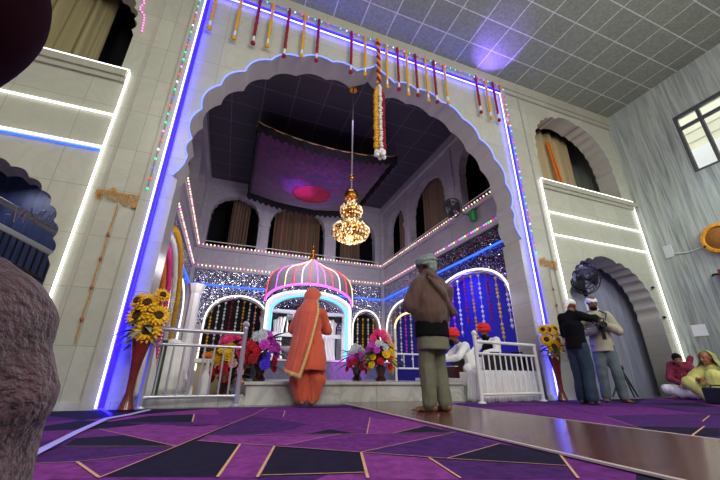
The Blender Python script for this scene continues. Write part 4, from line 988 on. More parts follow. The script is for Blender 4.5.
def sunvase(label, x, y, heads, lean, dark):
    t = thing('sunflower_vase', label, 'vase', (x, y, .012))
    prof = [(.085, .012), (.095, .03), (.08, .08), (.045, .22), (.05, .4), (.075, .62), (.115, .82), (.125, .86), (.11, .86), (.06, .7), (.02, .3)]
    MB().lathe(prof, (x, y, 0), 20).build('vase', 'vase_brown', t)
    lf = MB(); rr = random.Random(int(x*10))
    for i in range(22):
        a = rr.uniform(0, 2*pi); leaf(lf, (x, y, .86+rr.uniform(0, .4)), (cos(a), sin(a)*.7, rr.uniform(-.1, .6)), rr.uniform(.2, .34), .05)
    lf.build('leaves', 'leaf', t, thick=.005)
    dl = MB()
    for i in range(14):
        a = rr.uniform(0, 2*pi); leaf(dl, (x, y, .84+rr.uniform(0, .2)), (cos(a), sin(a)*.7, rr.uniform(-.2, .3)), rr.uniform(.18, .28), .04)
    dl.build('dry_leaves', 'dry_leaf', t, thick=.005)
    for dx, dz, fc, r in heads:
        MB().tube([(x, y, .6), (x+dx*.5, y, .8+dz*.5), (x+dx, y, .83+dz-.02)], .011, 6).build('stem', 'leaf', t)
        sunflower(t, (x+dx, y-.06, .85+dz), fc, r)
sunvase('tall red-brown vase of sunflowers before the left end of the portal', -1.08, -.24, ((.05, .14, (.1, -1, .12), .19), (-.1, .32, (-.4, -1, .2), .16), (.14, .34, (.5, -1, .3), .16), (-.02, .5, (-.2, -1, .5), .16), (.13, .62, (.6, -.8, .5), .12), (-.14, .52, (-.7, -.7, .3), .13)), 0, 0)
sunvase('tall red-brown vase of sunflowers at the foot of the right pier', 6.28, -.30, ((-.05, .16, (-.2, -1, .1), .19), (-.2, .3, (-.6, -.8, .2), .14), (.1, .3, (.4, -1, .3), .15), (-.1, .5, (-.3, -1, .4), .14), (.08, .52, (.2, -1, .4), .14), (-.24, .5, (-.8, -.6, .2), .11)), 0, 0)
dk = MB().tube([(-.84, .10, .165), (-.84, .10, .9)], .035, 10)
tag(dk.build('dark_pole', 'leaf'), 'dark upright bundle of stems behind the left sunflower vase', 'stand')

# ------------------------------------------------------------------ fans
def wall_fan(label, c, r, face, m, wall, base_m):
    t = thing('wall_fan', label, 'fan', c); P = V(c); q = V(face).to_track_quat('Z', 'Y').to_matrix()
    T_ = lambda x, y, z: tuple(q @ V((x, y, z))+P)
    b = MB()
    for rr_, z in ((r, .05), (r, -.05), (r*.66, .09), (r*.33, .11), (r*.66, -.09)): b.tube([T_(rr_*cos(2*pi*i/28), rr_*sin(2*pi*i/28), z) for i in range(28)], .014, 5, closed=True)
    for i in range(20):
        a = 2*pi*i/20
        b.tube([T_(.05*cos(a), .05*sin(a), .12), T_(r*.6*cos(a), r*.6*sin(a), .10), T_(r*cos(a), r*sin(a), .05), T_(r*cos(a), r*sin(a), -.05), T_(r*.6*cos(a), r*.6*sin(a), -.1), T_(.06*cos(a), .06*sin(a), -.12)], .004, 4)
    b.build('cage', m, t)
    for i in range(3):
        a0 = 2*pi*i/3; bb = MB().grid(lambda u, v: T_(r*(.12+.78*u)*cos(a0+(v-.5)*1.1), r*(.12+.78*u)*sin(a0+(v-.5)*1.1), .05*(v-.5)), 6, 6); bb.build('blade', m, t, thick=.008)
    MB().limb(T_(0, 0, .08), T_(0, 0, -.2), .05, .075, 12).build('motor', base_m, t)
    MB().tube([T_(0, 0, -.18), tuple(V(wall)*.5+(P+q @ V((0, 0, -.2)))*.5-V((0, 0, .08))), wall], .022, 8).build('arm', m, t)
    MB().ball(wall, (.08, .08, .11), 10, 6).build('wall_plate', base_m, t); return t
wall_fan('grey caged wall fan on the chamber right wall above the mosaic', (6.35, 2.55, 5.62), .32, (-.8, -.3, -.35), 'fan_grey', (6.72, 2.1, 5.2), 'fan_grey')
t = thing('fan_bracket', 'green plastic housing hanging below the caged fan', 'bracket', (6.6, 1.9, 5.05))
MB().lathe([(.09, 4.9), (.12, 5.0), (.13, 5.2), (.08, 5.26)], (6.6, 1.9, 0), 12).build('housing', 'green_plastic', t)
MB().tube([(6.6, 1.9, 5.24), (6.65, 1.95, 5.34), (6.8, 1.95, 5.36)], .03, 8).build('hook', 'green_plastic', t)
wall_fan('dark wall fan inside the right side arch above the two standing men', (8.85, .48, 2.95), .42, (-.3, -.9, -.25), 'fan_navy', (9.2, .80, 2.65), 'black')

# ------------------------------------------------------------------ right wall fittings
t = thing('round_wall_ornament', 'round yellow-rimmed woven ornament on the grey grained wall', 'wall ornament', (HX1, -1.62, 3.68))
q = Matrix.Rotation(-pi/2, 3, 'Y')
MB().lathe([(.36, .0), (.40, .03), (.40, .10), (.36, .16), (.30, .17), (.28, .12)], (HX1-.01, -1.62, 3.68), 28, rot=q).build('rim', 'yellow_rim', t)
MB().lathe([(.29, .03), (.29, .12), (.2, .17), (.08, .19), (.01, .19)], (HX1-.01, -1.62, 3.68), 24, rot=q).build('woven_face', 'woven_brown', t)
MB().ball((HX1-.16, -1.3, 3.55), .035, 8, 6).build('knob', 'black', t)
tag(MB().tube([(HX1-.02, -.55, 3.62), (HX1-.02, -.9, 3.56), (HX1-.02, -1.28, 3.6)], .018, 6).build('conduit', 'plate'), 'thin pale conduit from the square plate to the round ornament', 'conduit')
tag(MB().box(HX1-.03, HX1, -.56, -.36, 3.55, 3.9).build('wall_plate', 'plate', smooth=False), 'square pale cover plate on the grained wall', 'plate')
t = thing('wall_bracket', 'dark red box on a black bracket below the round ornament', 'bracket', (HX1, -1.4, 2.8))
MB().box(HX1-.2, HX1, -1.62, -1.36, 2.55, 2.92).build('box', 'red_box', t, smooth=False)
MB().tube([(HX1, -1.16, 2.84), (HX1-.08, -1.2, 2.85), (HX1-.1, -1.38, 2.83)], .025, 8).build('bracket_arm', 'black', t)
tag(MB().box(HX1-.012, HX1, -.66, -.36, 1.44, 1.72).build('paper_notice', 'paper', smooth=False), 'white sheet of paper stuck on the grained wall above the seated women', 'notice')
for k, (x, z, w) in enumerate(((10.72, 2.75, 'upper'), (10.8, 1.95, 'lower'))):
    t = thing('wall_switch', 'small black fitting beside the right side arch, the %s one' % w, 'fitting', (x, 0, z))
    MB().box(x-.05, x+.05, -.03, 0, z-.04, z+.04).build('plate', 'plate', t, smooth=False); MB().ball((x, -.05, z), (.06, .04, .035), 8, 6).build('knob', 'black', t)

# ------------------------------------------------------------------ staircase seen through the left side arch
t = thing('staircase', 'dark staircase with balustrade seen through the left side arch', 'staircase', (-4.2, 2.3, 0))
st = MB()
for k in range(14): st.box(-2.75-.3*(k+1), -2.75-.3*k, 1.55, 2.9, .02, .18*(k+1)+.5)
st.build('flight', 'night_glass', t, smooth=False)
MB().tube([(-2.4, 1.4, 2.07), (-6.0, 1.4, 3.73)], .05, 8).build('handrail', 'plate', t)
MB().tube([(-2.4, 1.4, 1.6), (-6.0, 1.4, 3.26)], .03, 8).build('lower_rail', 'black', t)
for k in range(34):
    x = -2.45-.105*k; z = 2.07+(-2.4-x)*.461; MB().tube([(x, 1.4, z-.47), (x, 1.4, z)], .02, 6).build('baluster', 'black', t)
MB().box(-2.62, -2.5, 1.34, 1.46, .0, 2.2).build('newel', 'black', t, smooth=False)
MB().tube([(-2.9, 1.3, 2.66), (-4.6, 1.3, 3.5)], .055, 8).build('upper_rail', 'plate', t)
led('blue_light_strip', [(-2.62, .9, .9), (-2.62, .9, 1.75), (-2.2, .9, 1.8)], 'short blue neon corner inside the left side arch', None, 'led_blue_line', .03)
struct(MB().box(HX0, X0-.36, 3.0, 3.1, 0, 4.6).build('wall_stair', 'night_glass', smooth=False))
struct(MB().box(HX0, X0-.36, T, 3.1, 4.6, 4.75).build('ceiling_stair', 'night_glass', smooth=False))
t = thing('hanging_ornament', 'red and silver tinsel ornament inside the left side arch', 'ornament', (-3.0, 1.1, 2.7))
for k in range(18): MB().tube([(-2.9-.045*k, 1.1, 2.98+.06*sin(k)), (-2.86-.05*k, 1.05, 2.95+.1*cos(k*1.7)), (-3.0-.04*k, 1.12, 2.85+.08*sin(k*2))], .007, 5).build('tinsel', ['steel', 'petal_red', 'steel'][k % 3], t)
# ------------------------------------------------------------------ people
def hand(mb, w, d, nrm, side, k, curl=.5):
    """palm, four jointed fingers of unequal length and an opposed thumb; w wrist, d pointing direction, nrm palm side"""
    w, d, nrm = V(w), V(d).normalized(), V(nrm); nrm = (nrm-d*nrm.dot(d)).normalized(); s = d.cross(nrm)*side
    R = Matrix((s, d, nrm)).transposed()
    mb.ball(w+d*.052*k, (.042*k, .058*k, .019*k), 10, 7, rot=R)
    for i, (o, L) in enumerate(((-.031, .066), (-.011, .078), (.010, .074), (.030, .058))):
        p = w+d*.095*k+s*o*k; a = curl*.35; r = .0092*k; base = w+d*.05*k+s*o*.7*k
        mb.limb(base, p, r*1.1, r*1.05, 7)
        for seg, f in ((0, .45), (1, .32), (2, .26)):
            q = p+(d*cos(a)+nrm*sin(a))*L*f*k; mb.limb(p, q, r*(1-.08*seg), r*(.94-.08*seg), 7); p = q; a += curl*.85
    p = w+d*.03*k-s*.034*k; q = p+(d*.7-s*.6+nrm*.3).normalized()*.036*k; mb.limb(p, q, .013*k, .011*k, 7); mb.limb(q, q+(d*.9+nrm*.45-s*.1).normalized()*.034*k, .0108*k, .009*k, 7)

def rot(yaw, pitch, roll=0): return Matrix.Rotation(yaw, 3, 'Z') @ Matrix.Rotation(pitch, 3, 'X') @ Matrix.Rotation(roll, 3, 'Y')
def head_forms(mb, c, R, k):
    A = lambda x, y, z: R @ (V((x, y, z))*k)+V(c)
    mb.ball(A(0, -.012, .028), (.078*k, .098*k, .092*k), 16, 12, rot=R)          # skull
    mb.ball(A(0, .028, -.035), (.062*k, .066*k, .085*k), 14, 10, rot=R)          # face
    mb.ball(A(0, .05, -.092), (.034*k, .036*k, .028*k), 10, 7, rot=R)            # chin
    mb.limb(A(0, .083, .008), A(0, .108, -.034), .010*k, .015*k, 8)              # nose
    mb.ball(A(-.012, .098, -.036), .009*k, 6, 5); mb.ball(A(.012, .098, -.036), .009*k, 6, 5)
    for s in (-1, 1):
        mb.ball(A(.034*s, .074, .022), (.024*k, .012*k, .008*k), 8, 5, rot=R)    # brow
        mb.ball(A(.04*s, .066, -.03), (.02*k, .018*k, .02*k), 8, 6, rot=R)       # cheek
        mb.ball(A(.080*s, -.008, -.012), (.010*k, .020*k, .032*k), 8, 6, rot=R)  # ear
    mb.ball(A(0, .085, -.062), (.024*k, .012*k, .006*k), 8, 5, rot=R); mb.ball(A(0, .083, -.073), (.022*k, .012*k, .007*k), 8, 5, rot=R)
def foot(mb, a, d, k):
    a = V(a); d = V(d); d.z = 0; d.normalize(); s = V((d.y, -d.x, 0)); g = V((a.x, a.y, .03*k))
    mb.limb(g-d*.045*k+V((0, 0, .005*k)), g+d*.03*k, .036*k, .036*k, 10); mb.limb(g+d*.02*k, g+d*.13*k-V((0, 0, .006*k)), .036*k, .026*k, 10)
    mb.limb(g+d*.08*k-s*.02*k-V((0, 0, .006*k)), g+d*.13*k+s*.02*k-V((0, 0, .010*k)), .024*k, .022*k, 8)
    for i, o in enumerate((-.036, -.017, 0, .016, .03)): 
        L = (.175, .178, .17, .16, .148)[i]; q = g+s*o*k; q.z = .016*k; mb.limb(q+d*.12*k, q+d*L*k, .012*k if i else .014*k, .0095*k if i else .0125*k, 7)
    mb.limb(a, g-d*.01*k, .034*k, .036*k, 10)

def person(name, label, loc, rz, k, J, skin, feet=True, group=None, seed=0, eyes=True):
    t = thing(name, label, 'person', loc, group); J = dict(J); b = MB()
    hR = J.get('headR', rot(0, 0)); head_forms(b, J['head'], hR, k)
    b.limb(J['neck'], V(J['head'])+hR @ V((0, -.02*k, -.05*k)), .055*k, .05*k)
    ch = V(J['chest']); pe = V(J['pelvis']); nk = V(J['neck'])
    b.limb(pe, ch, .125*k, .13*k); b.limb(ch, nk, .125*k, .06*k)
    for s in 'lr':
        sh, el, wr = V(J['sh'+s]), V(J['el'+s]), V(J['wr'+s])
        b.limb(nk-V((0, 0, .05*k)), sh, .06*k, .058*k); b.limb(sh, el, .054*k, .042*k); b.limb(el, wr, .041*k, .027*k)
        d, n = J.get('hd'+s, (wr-el, (0, 0, -1))); hand(b, wr, d, n, 1 if s == 'r' else -1, k, J.get('curl', .5))
        hp, kn, an = V(J['hp'+s]), V(J['kn'+s]), V(J['an'+s])
        b.limb(pe, hp, .11*k, .095*k); b.limb(hp, kn, .09*k, .06*k); b.limb(kn, kn+(an-kn)*.35, .056*k, .056*k); b.limb(kn+(an-kn)*.35, an, .056*k, .036*k)
        foot(b, an, J.get('ft'+s, (0, 1, 0)), k)
    place(remesh(b, .0085*k/1.0, 2), loc, rz).build('body', skin, t, smooth=60)
    if eyes:
        for s in (-1, 1):
            e = MB().ball(V(J['head'])+hR @ (V((.032*s, .082, .003))*k), (.013*k, .008*k, .007*k), 8, 6, rot=hR); place(e, loc, rz).build('eye', 'eye', t)
    return t
def garment(t, nm, m, forms, loc, rz, vox=.014, sm=4, fold=.012, fs=(9, 9, 2.2), seed=0, par=None):
    b = MB(); forms(b); r = remesh(b, vox, sm, fold, fs, seed); return place(r, loc, rz).build(nm, m, par or t, smooth=80)
def sheet(t, nm, m, fn, nu, nv, loc, rz, thick=.012, par=None): return place(MB().grid(fn, nu, nv), loc, rz).build(nm, m, par or t, thick=thick)
def trouser_forms(J, k, r0=.12, r1=.085, r2=.075, hip=.15):
    def f(b):
        b.limb(V(J['pelvis'])+V((0, 0, .04*k)), V(J['pelvis'])-V((0, 0, .05*k)), hip*k, hip*1.02*k, 14)
        for s in 'lr':
            hp, kn, an = V(J['hp'+s]), V(J['kn'+s]), V(J['an'+s])
            b.limb(J['pelvis'], hp, hip*.9*k, r0*k); b.limb(hp, kn, r0*k, r1*k, 14); b.limb(kn, an, r1*k, r2*k, 14)
    return f
def torso_forms(J, k, rc=.165, rp=.16, low=.0, arm=(.075, .062, .052), sq=1, sleeves='lr', to=1.0):
    def f(b):
        ch, pe, nk = V(J['chest']), V(J['pelvis']), V(J['neck'])
        for s in 'lr': b.limb(nk-V((0, 0, .055*k)), J['sh'+s], .078*k, .072*k)
        b.tube([pe-V((0, 0, (low+.07)*k)), pe, pe+(ch-pe)*.35, ch, ch+(nk-ch)*.2], [rp*1.04*k, rp*k, rp*.95*k, rc*k, rc*.9*k], 18, sq=.84); b.limb(ch, nk-V((0, 0, .01*k)), rc*.84*k, .075*k, 14)
        for s in 'lr':
            b.limb(ch+V((0, 0, .05*k)), J['sh'+s], .10*k, arm[0]*.98*k, 12)
        for s in sleeves:
            sh, el, wr = V(J['sh'+s]), V(J['el'+s]), V(J['wr'+s])
            b.limb(sh, el, arm[0]*k, arm[1]*k); b.limb(el, el+(wr-el)*to, arm[1]*k, arm[2]*k)
    return f
def turban(b, c, R, k, h=1.0):
    A = lambda x, y, z: R @ (V((x, y, z))*k)+V(c)
    b.ball(A(0, -.02, .06), (.098*k, .118*k, .085*k*h), 18, 12, rot=R)
    for i, (z, r, tl) in enumerate(((.03, .098, .25), (.055, .103, -.12), (.08, .098, .2), (.105, .083, -.15), (.125, .06, .1))):
        b.tube([A(r*cos(2*pi*j/20), -.018+r*1.16*sin(2*pi*j/20), z*h+tl*.09*sin(2*pi*j/20)+.012*cos(2*pi*j/20)) for j in range(20)], .023*k, 8, closed=True)

STAND = lambda h, w=.19, fw=.10: dict(head=(0, .03, h*.93), neck=(0, 0, h*.835), chest=(0, .0, h*.70), pelvis=(0, 0, h*.535), shl=(-w, 0, h*.79), shr=(w, 0, h*.79), hpl=(-fw*.9, 0, h*.50), hpr=(fw*.9, 0, h*.50), knl=(-fw, .02, h*.28), knr=(fw, .02, h*.28), anl=(-fw, -.02, h*.052), anr=(fw, -.02, h*.052))

# woman in orange, seen from behind, hands joined before her
k = 1.06; h = 1.80; loc = (1.28, .02, .016); rz = -.12
J = STAND(h, .18, .09); J.update(elr=(.30, .06, 1.13), wrr=(.05, .30, 1.27), ell=(-.29, .06, 1.13), wrl=(-.04, .30, 1.27), hdr=((0, .35, 1), (-1, 0, 0)), hdl=((0, .35, 1), (1, 0, 0)), curl=.1, headR=rot(0, -.12), ftl=(-.25, 1, 0), ftr=(.25, 1, 0))
w = person('person', 'woman in an orange salwar suit standing at the marble step with her back turned', loc, rz, k, J, 'skin', eyes=True)
hb = MB(); hb.ball((0, .02, h*.93+.03), (.08, .085, .085), 14, 10); place(remesh(hb, .012), loc, rz).build('hair', 'hair_black', w)
garment(w, 'salwar', 'orange_suit', lambda b: (trouser_forms(J, k, .15, .135, .085, .18)(b), b.limb((-.145, 0, .36), (-.105, -.01, .09), .15, .085, 14), b.limb((.145, 0, .36), (.105, -.01, .09), .15, .085, 14)), loc, rz, fold=.026, fs=(11, 11, 2), seed=3)
def kam(b):
    torso_forms(J, k, .165, .18, 0, (.08, .075, .058), to=.9)(b)
    b.tube([(0, 0, 1.15), (0, 0, .95), (0, -.01, .7), (0, -.01, .50)], [.17, .225, .275, .30], 20, sq=.8)
garment(w, 'kameez', 'orange_suit', kam, loc, rz, fold=.018, fs=(8, 8, 1.6), seed=5)
def dup(u, v):
    a0 = 1.06*pi; a1 = pi*(-.12+.40*min(1, v/.16)+.34*v); a = a0+(a1-a0)*u     # sweeps round the back; free edge crosses to the left
    z0 = 1.855; low = .50-.13*u; z = z0+(low-z0)*v
    pr = [(1.86, .0), (1.835, .06), (1.80, .105), (1.72, .14), (1.60, .145), (1.50, .205), (1.40, .255), (1.2, .28), (1.0, .29), (.7, .335), (.3, .40)]
    for (za, ra), (zb, rb) in zip(pr[:-1], pr[1:]):
        if zb <= z <= za: r = ra+(rb-ra)*(za-z)/(za-zb); break
    else: r = .42
    r *= 1+.035*sin(u*26+v*3)*v+.02*sin(u*47-v*5)*v
    return (r*cos(-a), r*.80*sin(-a)-.012+.03*(z > 1.6), z)
sheet(w, 'dupatta', 'orange_scarf', dup, 70, 50, loc, rz, .014)
def lace(u, v):
    P = V(dup(1-.07*v, .05+.95*u)); o = V((P.x, P.y, 0)).normalized()*.016; return tuple(P+o)
sheet(w, 'gold_border', 'gold_lace', lace, 44, 4, loc, rz, .012)
def hemlace(u, v): P = V(dup(.0+.97*u, .955+.045*v)); o = V((P.x, P.y, 0)).normalized()*.014; return tuple(P+o)
sheet(w, 'hem_lace', 'gold_lace', hemlace, 40, 3, loc, rz, .012)

# man with the brown shawl on the walkway
k = 1.2; h = 2.06; loc = (2.60, -1.60, .027); rz = .35
J = STAND(h, .2, .105); J.update(elr=(.29, .10, 1.32), wrr=(.10, .30, 1.36), ell=(-.29, .10, 1.32), wrl=(-.08, .30, 1.38), hdr=((-.6, .5, .4), (0, 0, 1)), hdl=((.6, .5, .4), (0, 0, 1)), headR=rot(.1, -.1), knl=(-.11, .04, .58), knr=(.11, .02, .58), anl=(-.12, .02, .105), anr=(.10, -.05, .105), ftl=(-.55, 1, 0), ftr=(.1, 1, 0))
m = person('person', 'man in a brown shawl and grey turban standing barefoot on the wooden walkway', loc, rz, k, J, 'skin_dark')
garment(m, 'turban', 'turban_grey', lambda b: (turban(b, (0, .03, h*.925), J['headR'], k*1.02), b.ball((0, -.09, h*.925-.02), (.09, .06, .09), 12, 8)), loc, rz, .010, 2, .004, (30, 30, 30))
bd = MB(); bd.ball((0, .10, h*.925-.10), (.06, .045, .08), 10, 8); place(remesh(bd, .01), loc, rz).build('beard', 'beard_grey', m)
garment(m, 'trousers', 'kurta_grey', trouser_forms(J, k, .102, .088, .08, .135), loc, rz, fold=.013, fs=(10, 10, 3), seed=9)
garment(m, 'kurta', 'kurta_grey', lambda b: (torso_forms(J, k, .15, .16, 0, (.07, .065, .055), to=.85)(b), b.tube([(0, 0, 1.3), (0, 0, 1.08), (0, -.01, .73)], [.20, .225, .25], 20, sq=.78)), loc, rz, fold=.012, fs=(8, 8, 1.8), seed=2)
garment(m, 'black_waistcoat', 'sweater_black', lambda b: b.tube([(0, 0, 1.5), (0, 0, 1.2), (0, 0, .90)], [.20, .25, .265], 20, sq=.8), loc, rz, fold=.006)
def shawl(b):
    b.limb((0, -.01, 1.70), (0, -.03, 1.78), .15, .11, 14)
    b.limb((0, 0, 1.62), J['shl'], .15, .10); b.limb((0, 0, 1.62), J['shr'], .15, .10)
    b.tube([(0, -.01, 1.72), (0, -.02, 1.6), (0, -.02, 1.4), (0, -.02, 1.22), (.02, -.03, 1.10), (.05, -.05, .99)], [.16, .255, .285, .295, .25, .10], 22, sq=.82)
    for s in 'lr': b.limb(J['sh'+s], J['el'+s], .11, .12); b.limb(J['el'+s], V(J['el'+s])+(V(J['wr'+s])-V(J['el'+s]))*.7, .11, .08)
    for i in range(6): b.tube([(-.22+.05*i, -.17-.03*sin(i), 1.68-.02*i), (-.06+.05*i, -.27, 1.45-.05*i), (.14+.03*i, -.26+.02*i, 1.2+.02*i)], [.03, .035, .03], 8)
    b.limb((-.16, -.14, 1.74), (.24, -.15, 1.60), .05, .05); b.limb((.2, -.2, 1.55), (.24, -.16, 1.2), .06, .04)
garment(m, 'shawl', 'shawl_brown', shawl, loc, rz, .013, 3, .026, (7, 7, 2.4), 4)

# man in the black sweater, reaching out to the right
k = 1.1; h = 1.90; loc = (6.05, -1.02, .016); rz = -1.4
J = STAND(h, .155, .095); J.update(head=(0, .10, h*.905), neck=(0, .02, h*.825), elr=(.17, .35, 1.48), wrr=(.13, .65, 1.53), ell=(-.25, .14, 1.2), wrl=(-.1, .38, 1.28), hdr=((-.1, 1, 0), (0, 0, -1)), headR=rot(.1, -.05), knl=(-.10, .05, .53), knr=(.10, .0, .53), anl=(-.12, .05, .1), anr=(.11, -.08, .1))
m = person('person', 'man in black sweater, blue jeans and white cap reaching towards the cameraman', loc, rz, k, J, 'skin_dark')
garment(m, 'sweater', 'sweater_black', torso_forms(J, k, .175, .165, .03, (.082, .068, .055)), loc, rz, fold=.008)
garment(m, 'jeans', 'jeans_dark', trouser_forms(J, k, .105, .088, .092, .14), loc, rz, fold=.012, fs=(10, 10, 4))
garment(m, 'cap', 'scarf_white', lambda b: (b.ball((0, .09, h*.905+.055), (.10, .125, .075), 16, 10, rot=J['headR']), b.limb((0, -.03, h*.905+.03), (0, -.07, h*.905-.05), .05, .02)), loc, rz, .010, 2, .004)
bd = MB(); bd.ball((0, .175, h*.905-.09), (.06, .05, .06), 10, 8); place(remesh(bd, .01), loc, rz).build('beard', 'hair_black', m)

# cameraman
k = 1.16; h = 2.02; loc = (7.05, -.80, .016); rz = 2.35
J = STAND(h, .2, .10); J.update(elr=(.32, .06, 1.26), wrr=(.08, .29, 1.30), ell=(-.32, .06, 1.28), wrl=(-.04, .30, 1.42), hdr=((-.6, .6, .3), (-.4, 0, .9)), hdl=((.6, .6, .2), (.3, 0, .9)), curl=.8, headR=rot(.25, -.28), knl=(-.12, .06, .56), knr=(.11, .02, .56), anl=(-.14, .0, .105), anr=(.13, -.03, .105), ftl=(-.3, 1, 0), ftr=(.2, 1, 0))
m = person('person', 'cameraman in beige jacket and white headscarf standing before the right side arch', loc, rz, k, J, 'skin_dark')
garment(m, 'jacket', 'jacket_beige', lambda b: (torso_forms(J, k, .175, .17, .08, (.088, .075, .06))(b),), loc, rz, fold=.012, fs=(9, 9, 4))
garment(m, 'jeans', 'jeans_faded', trouser_forms(J, k, .10, .082, .076, .135), loc, rz, fold=.012, fs=(10, 10, 5))
garment(m, 'headscarf', 'scarf_white', lambda b: (b.ball((0, .02, h*.925+.055), (.105, .128, .082), 16, 10, rot=J['headR']), b.limb((-.03, -.09, h*.925+.02), (-.1, -.10, h*.925-.16), .05, .03), b.limb((.095, .02, h*.925+.03), (.10, .05, h*.925-.14), .028, .018)), loc, rz, .010, 2, .005)
bd = MB(); bd.ball(V(J['head'])+J['headR'] @ V((0, .06, -.105)), (.07, .06, .06), 10, 8); place(remesh(bd, .01), loc, rz).build('beard', 'hair_black', m)
cl = V((0, .37, 1.36)); R = Matrix.Rotation(rz, 3, 'Z'); cw = R @ cl+V(loc)
t = thing('video_camera', 'black video camera held upright by the cameraman', 'camera', tuple(cw))
def cam(b): return place(b, loc, rz)
cam(MB().box(-.07, .07, .31, .46, 1.28, 1.42)).build('body', 'black', t, smooth=False)
cam(MB().lathe([(.05, 0), (.055, .05), (.05, .13), (.06, .17), (.045, .17)], (0, .46, 1.36), 14, rot=Matrix.Rotation(-pi/2, 3, 'X'))).build('lens', 'lens', t)
cam(MB().box(-.03, .03, .36, .42, 1.10, 1.28)).build('grip', 'gloss_black', t, smooth=False)
cam(MB().tube([(-.06, .38, 1.42), (-.06, .40, 1.5), (.06, .40, 1.5), (.06, .38, 1.42)], .014, 6)).build('top_handle', 'black', t)
cam(MB().tube([(-.07, .33, 1.40), (-.17, .19, 1.62), (-.1, -.05, 1.72), (.12, -.02, 1.70), (.17, .20, 1.55), (.07, .33, 1.38)], .014, 6)).build('strap', 'black', t)
mk = thing('microphone', 'black furry microphone held out between the two standing men', 'microphone', (6.62, -1.12, 1.5))
MB().limb((6.66, -.86, 1.55), (6.98, -.90, 1.56), .05, .055, 12).build('windshield', 'black', mk); MB().tube([(6.5, -.84, 1.53), (6.7, -.86, 1.55)], .018, 8).build('handle', 'gloss_black', mk)
t = thing('tripod', 'small black tripod standing inside the right side arch', 'tripod', (8.95, .2, .016))
MB().lathe([(.05, .62), (.06, .66), (.04, .72)], (8.95, .2, 0), 10).build('hub', 'black', t)
for a in (0.3, 2.4, 4.5): MB().tube([(8.95, .2, .64), (8.95+.45*cos(a), .2+.2*sin(a), .03)], [.024, .018], 8).build('leg', 'black', t)

# seated women by the right wall
k = 1.05; loc = (9.98, -.46, .05); rz = 2.05
J = dict(head=(0, .20, .80), neck=(0, .10, .66), chest=(0, .04, .46), pelvis=(0, -.02, .15), shl=(-.17, .08, .62), shr=(.17, .08, .62), ell=(-.24, .22, .38), elr=(.24, .22, .38), wrl=(-.04, .42, .30), wrr=(.06, .44, .28), hdl=((.4, .6, -.4), (0, 0, -1)), hdr=((-.4, .6, -.4), (0, 0, -1)), hpl=(-.1, .02, .13), hpr=(.1, .02, .13), knl=(-.33, .26, .16), knr=(.33, .26, .16), anl=(.12, .36, .07), anr=(-.12, .40, .07), ftl=(1, .1, 0), ftr=(-1, .1, 0), headR=rot(.15, -.25))
m = person('person', 'girl in a maroon printed top and white trousers sitting on the carpet beside the wall', loc, rz, k, J, 'skin', seed=1)
hb = MB(); hb.ball(V(J['head'])+J['headR'] @ V((0, -.02, .04)), (.092, .112, .10), 14, 10); hb.limb((0, .10, .78), (0, .0, .6), .07, .05); place(remesh(hb, .01, 2, .004), loc, rz).build('hair', 'hair_black', m)
garment(m, 'top', 'maroon_print', torso_forms(J, k, .16, .17, 0, (.075, .068, .055), to=.95), loc, rz, fold=.01)
garment(m, 'trousers', 'white_cloth', trouser_forms(J, k, .12, .11, .09, .16), loc, rz, fold=.018)
garment(m, 'scarf', 'maroon_print', lambda b: (b.limb((-.16, .02, .68), (.16, .02, .68), .08, .08), b.limb((.17, .08, .66), (.2, .18, .4), .07, .05), b.limb((-.16, .0, .66), (-.24, -.06, .84), .07, .06)), loc, rz, fold=.014)
k = 1.12; loc = (9.27, -1.40, .05); rz = 1.5
J = dict(head=(0, .12, .78), neck=(0, .05, .63), chest=(0, -.02, .44), pelvis=(0, -.06, .15), shl=(-.18, .0, .58), shr=(.18, .0, .58), ell=(-.30, .16, .40), elr=(.30, .18, .40), wrl=(-.06, .40, .40), wrr=(.02, .42, .36), hdl=((.8, .4, -.1), (0, 0, -1)), hdr=((-.8, .4, -.2), (0, 0, -1)), hpl=(-.1, -.02, .15), hpr=(.1, -.02, .15), knl=(-.16, .34, .42), knr=(.30, .30, .30), anl=(-.10, .40, .07), anr=(.02, .36, .07), ftl=(-.2, 1, 0), ftr=(-1, .5, 0), headR=rot(-.15, -.08))
m = person('person', 'woman in a pale yellow suit and headscarf sitting with raised knees by the grained wall', loc, rz, k, J, 'skin', seed=2)
garment(m, 'kameez', 'yellow_suit', torso_forms(J, k, .18, .19, .02, (.095, .09, .075), to=.35), loc, rz, fold=.014)
garment(m, 'salwar', 'yellow_suit', trouser_forms(J, k, .15, .13, .095, .18), loc, rz, fold=.016)
def hs(u, v):
    a = pi*(1.16-1.32*u); z = .93-.50*v; r = .14*min(1, sqrt(v*5+.002)) if v < .4 else .14+.10*min(1, (v-.4)/.3); dy = .10-.09*v
    return (r*cos(-a)*(1+.03*sin(u*22)), r*.95*sin(-a)+dy+.01*sin(u*18), z)
sheet(m, 'headscarf', 'olive_scarf', hs, 44, 24, loc, rz, .016)
t = thing('equipment_case', 'dark navy case on the carpet in front of the woman in yellow', 'case', (8.38, -1.7, .016))
o = MB().box(8.3, 8.52, -2.0, -1.56, .02, .29).build('body', 'navy_box', t, smooth=False); md = o.modifiers.new('edge', 'BEVEL'); md.width = .02; md.segments = 2
MB().tube([(8.4, -1.9, .29), (8.4, -1.88, .325), (8.4, -1.68, .325), (8.4, -1.66, .29)], .013, 6).build('handle', 'black', t)

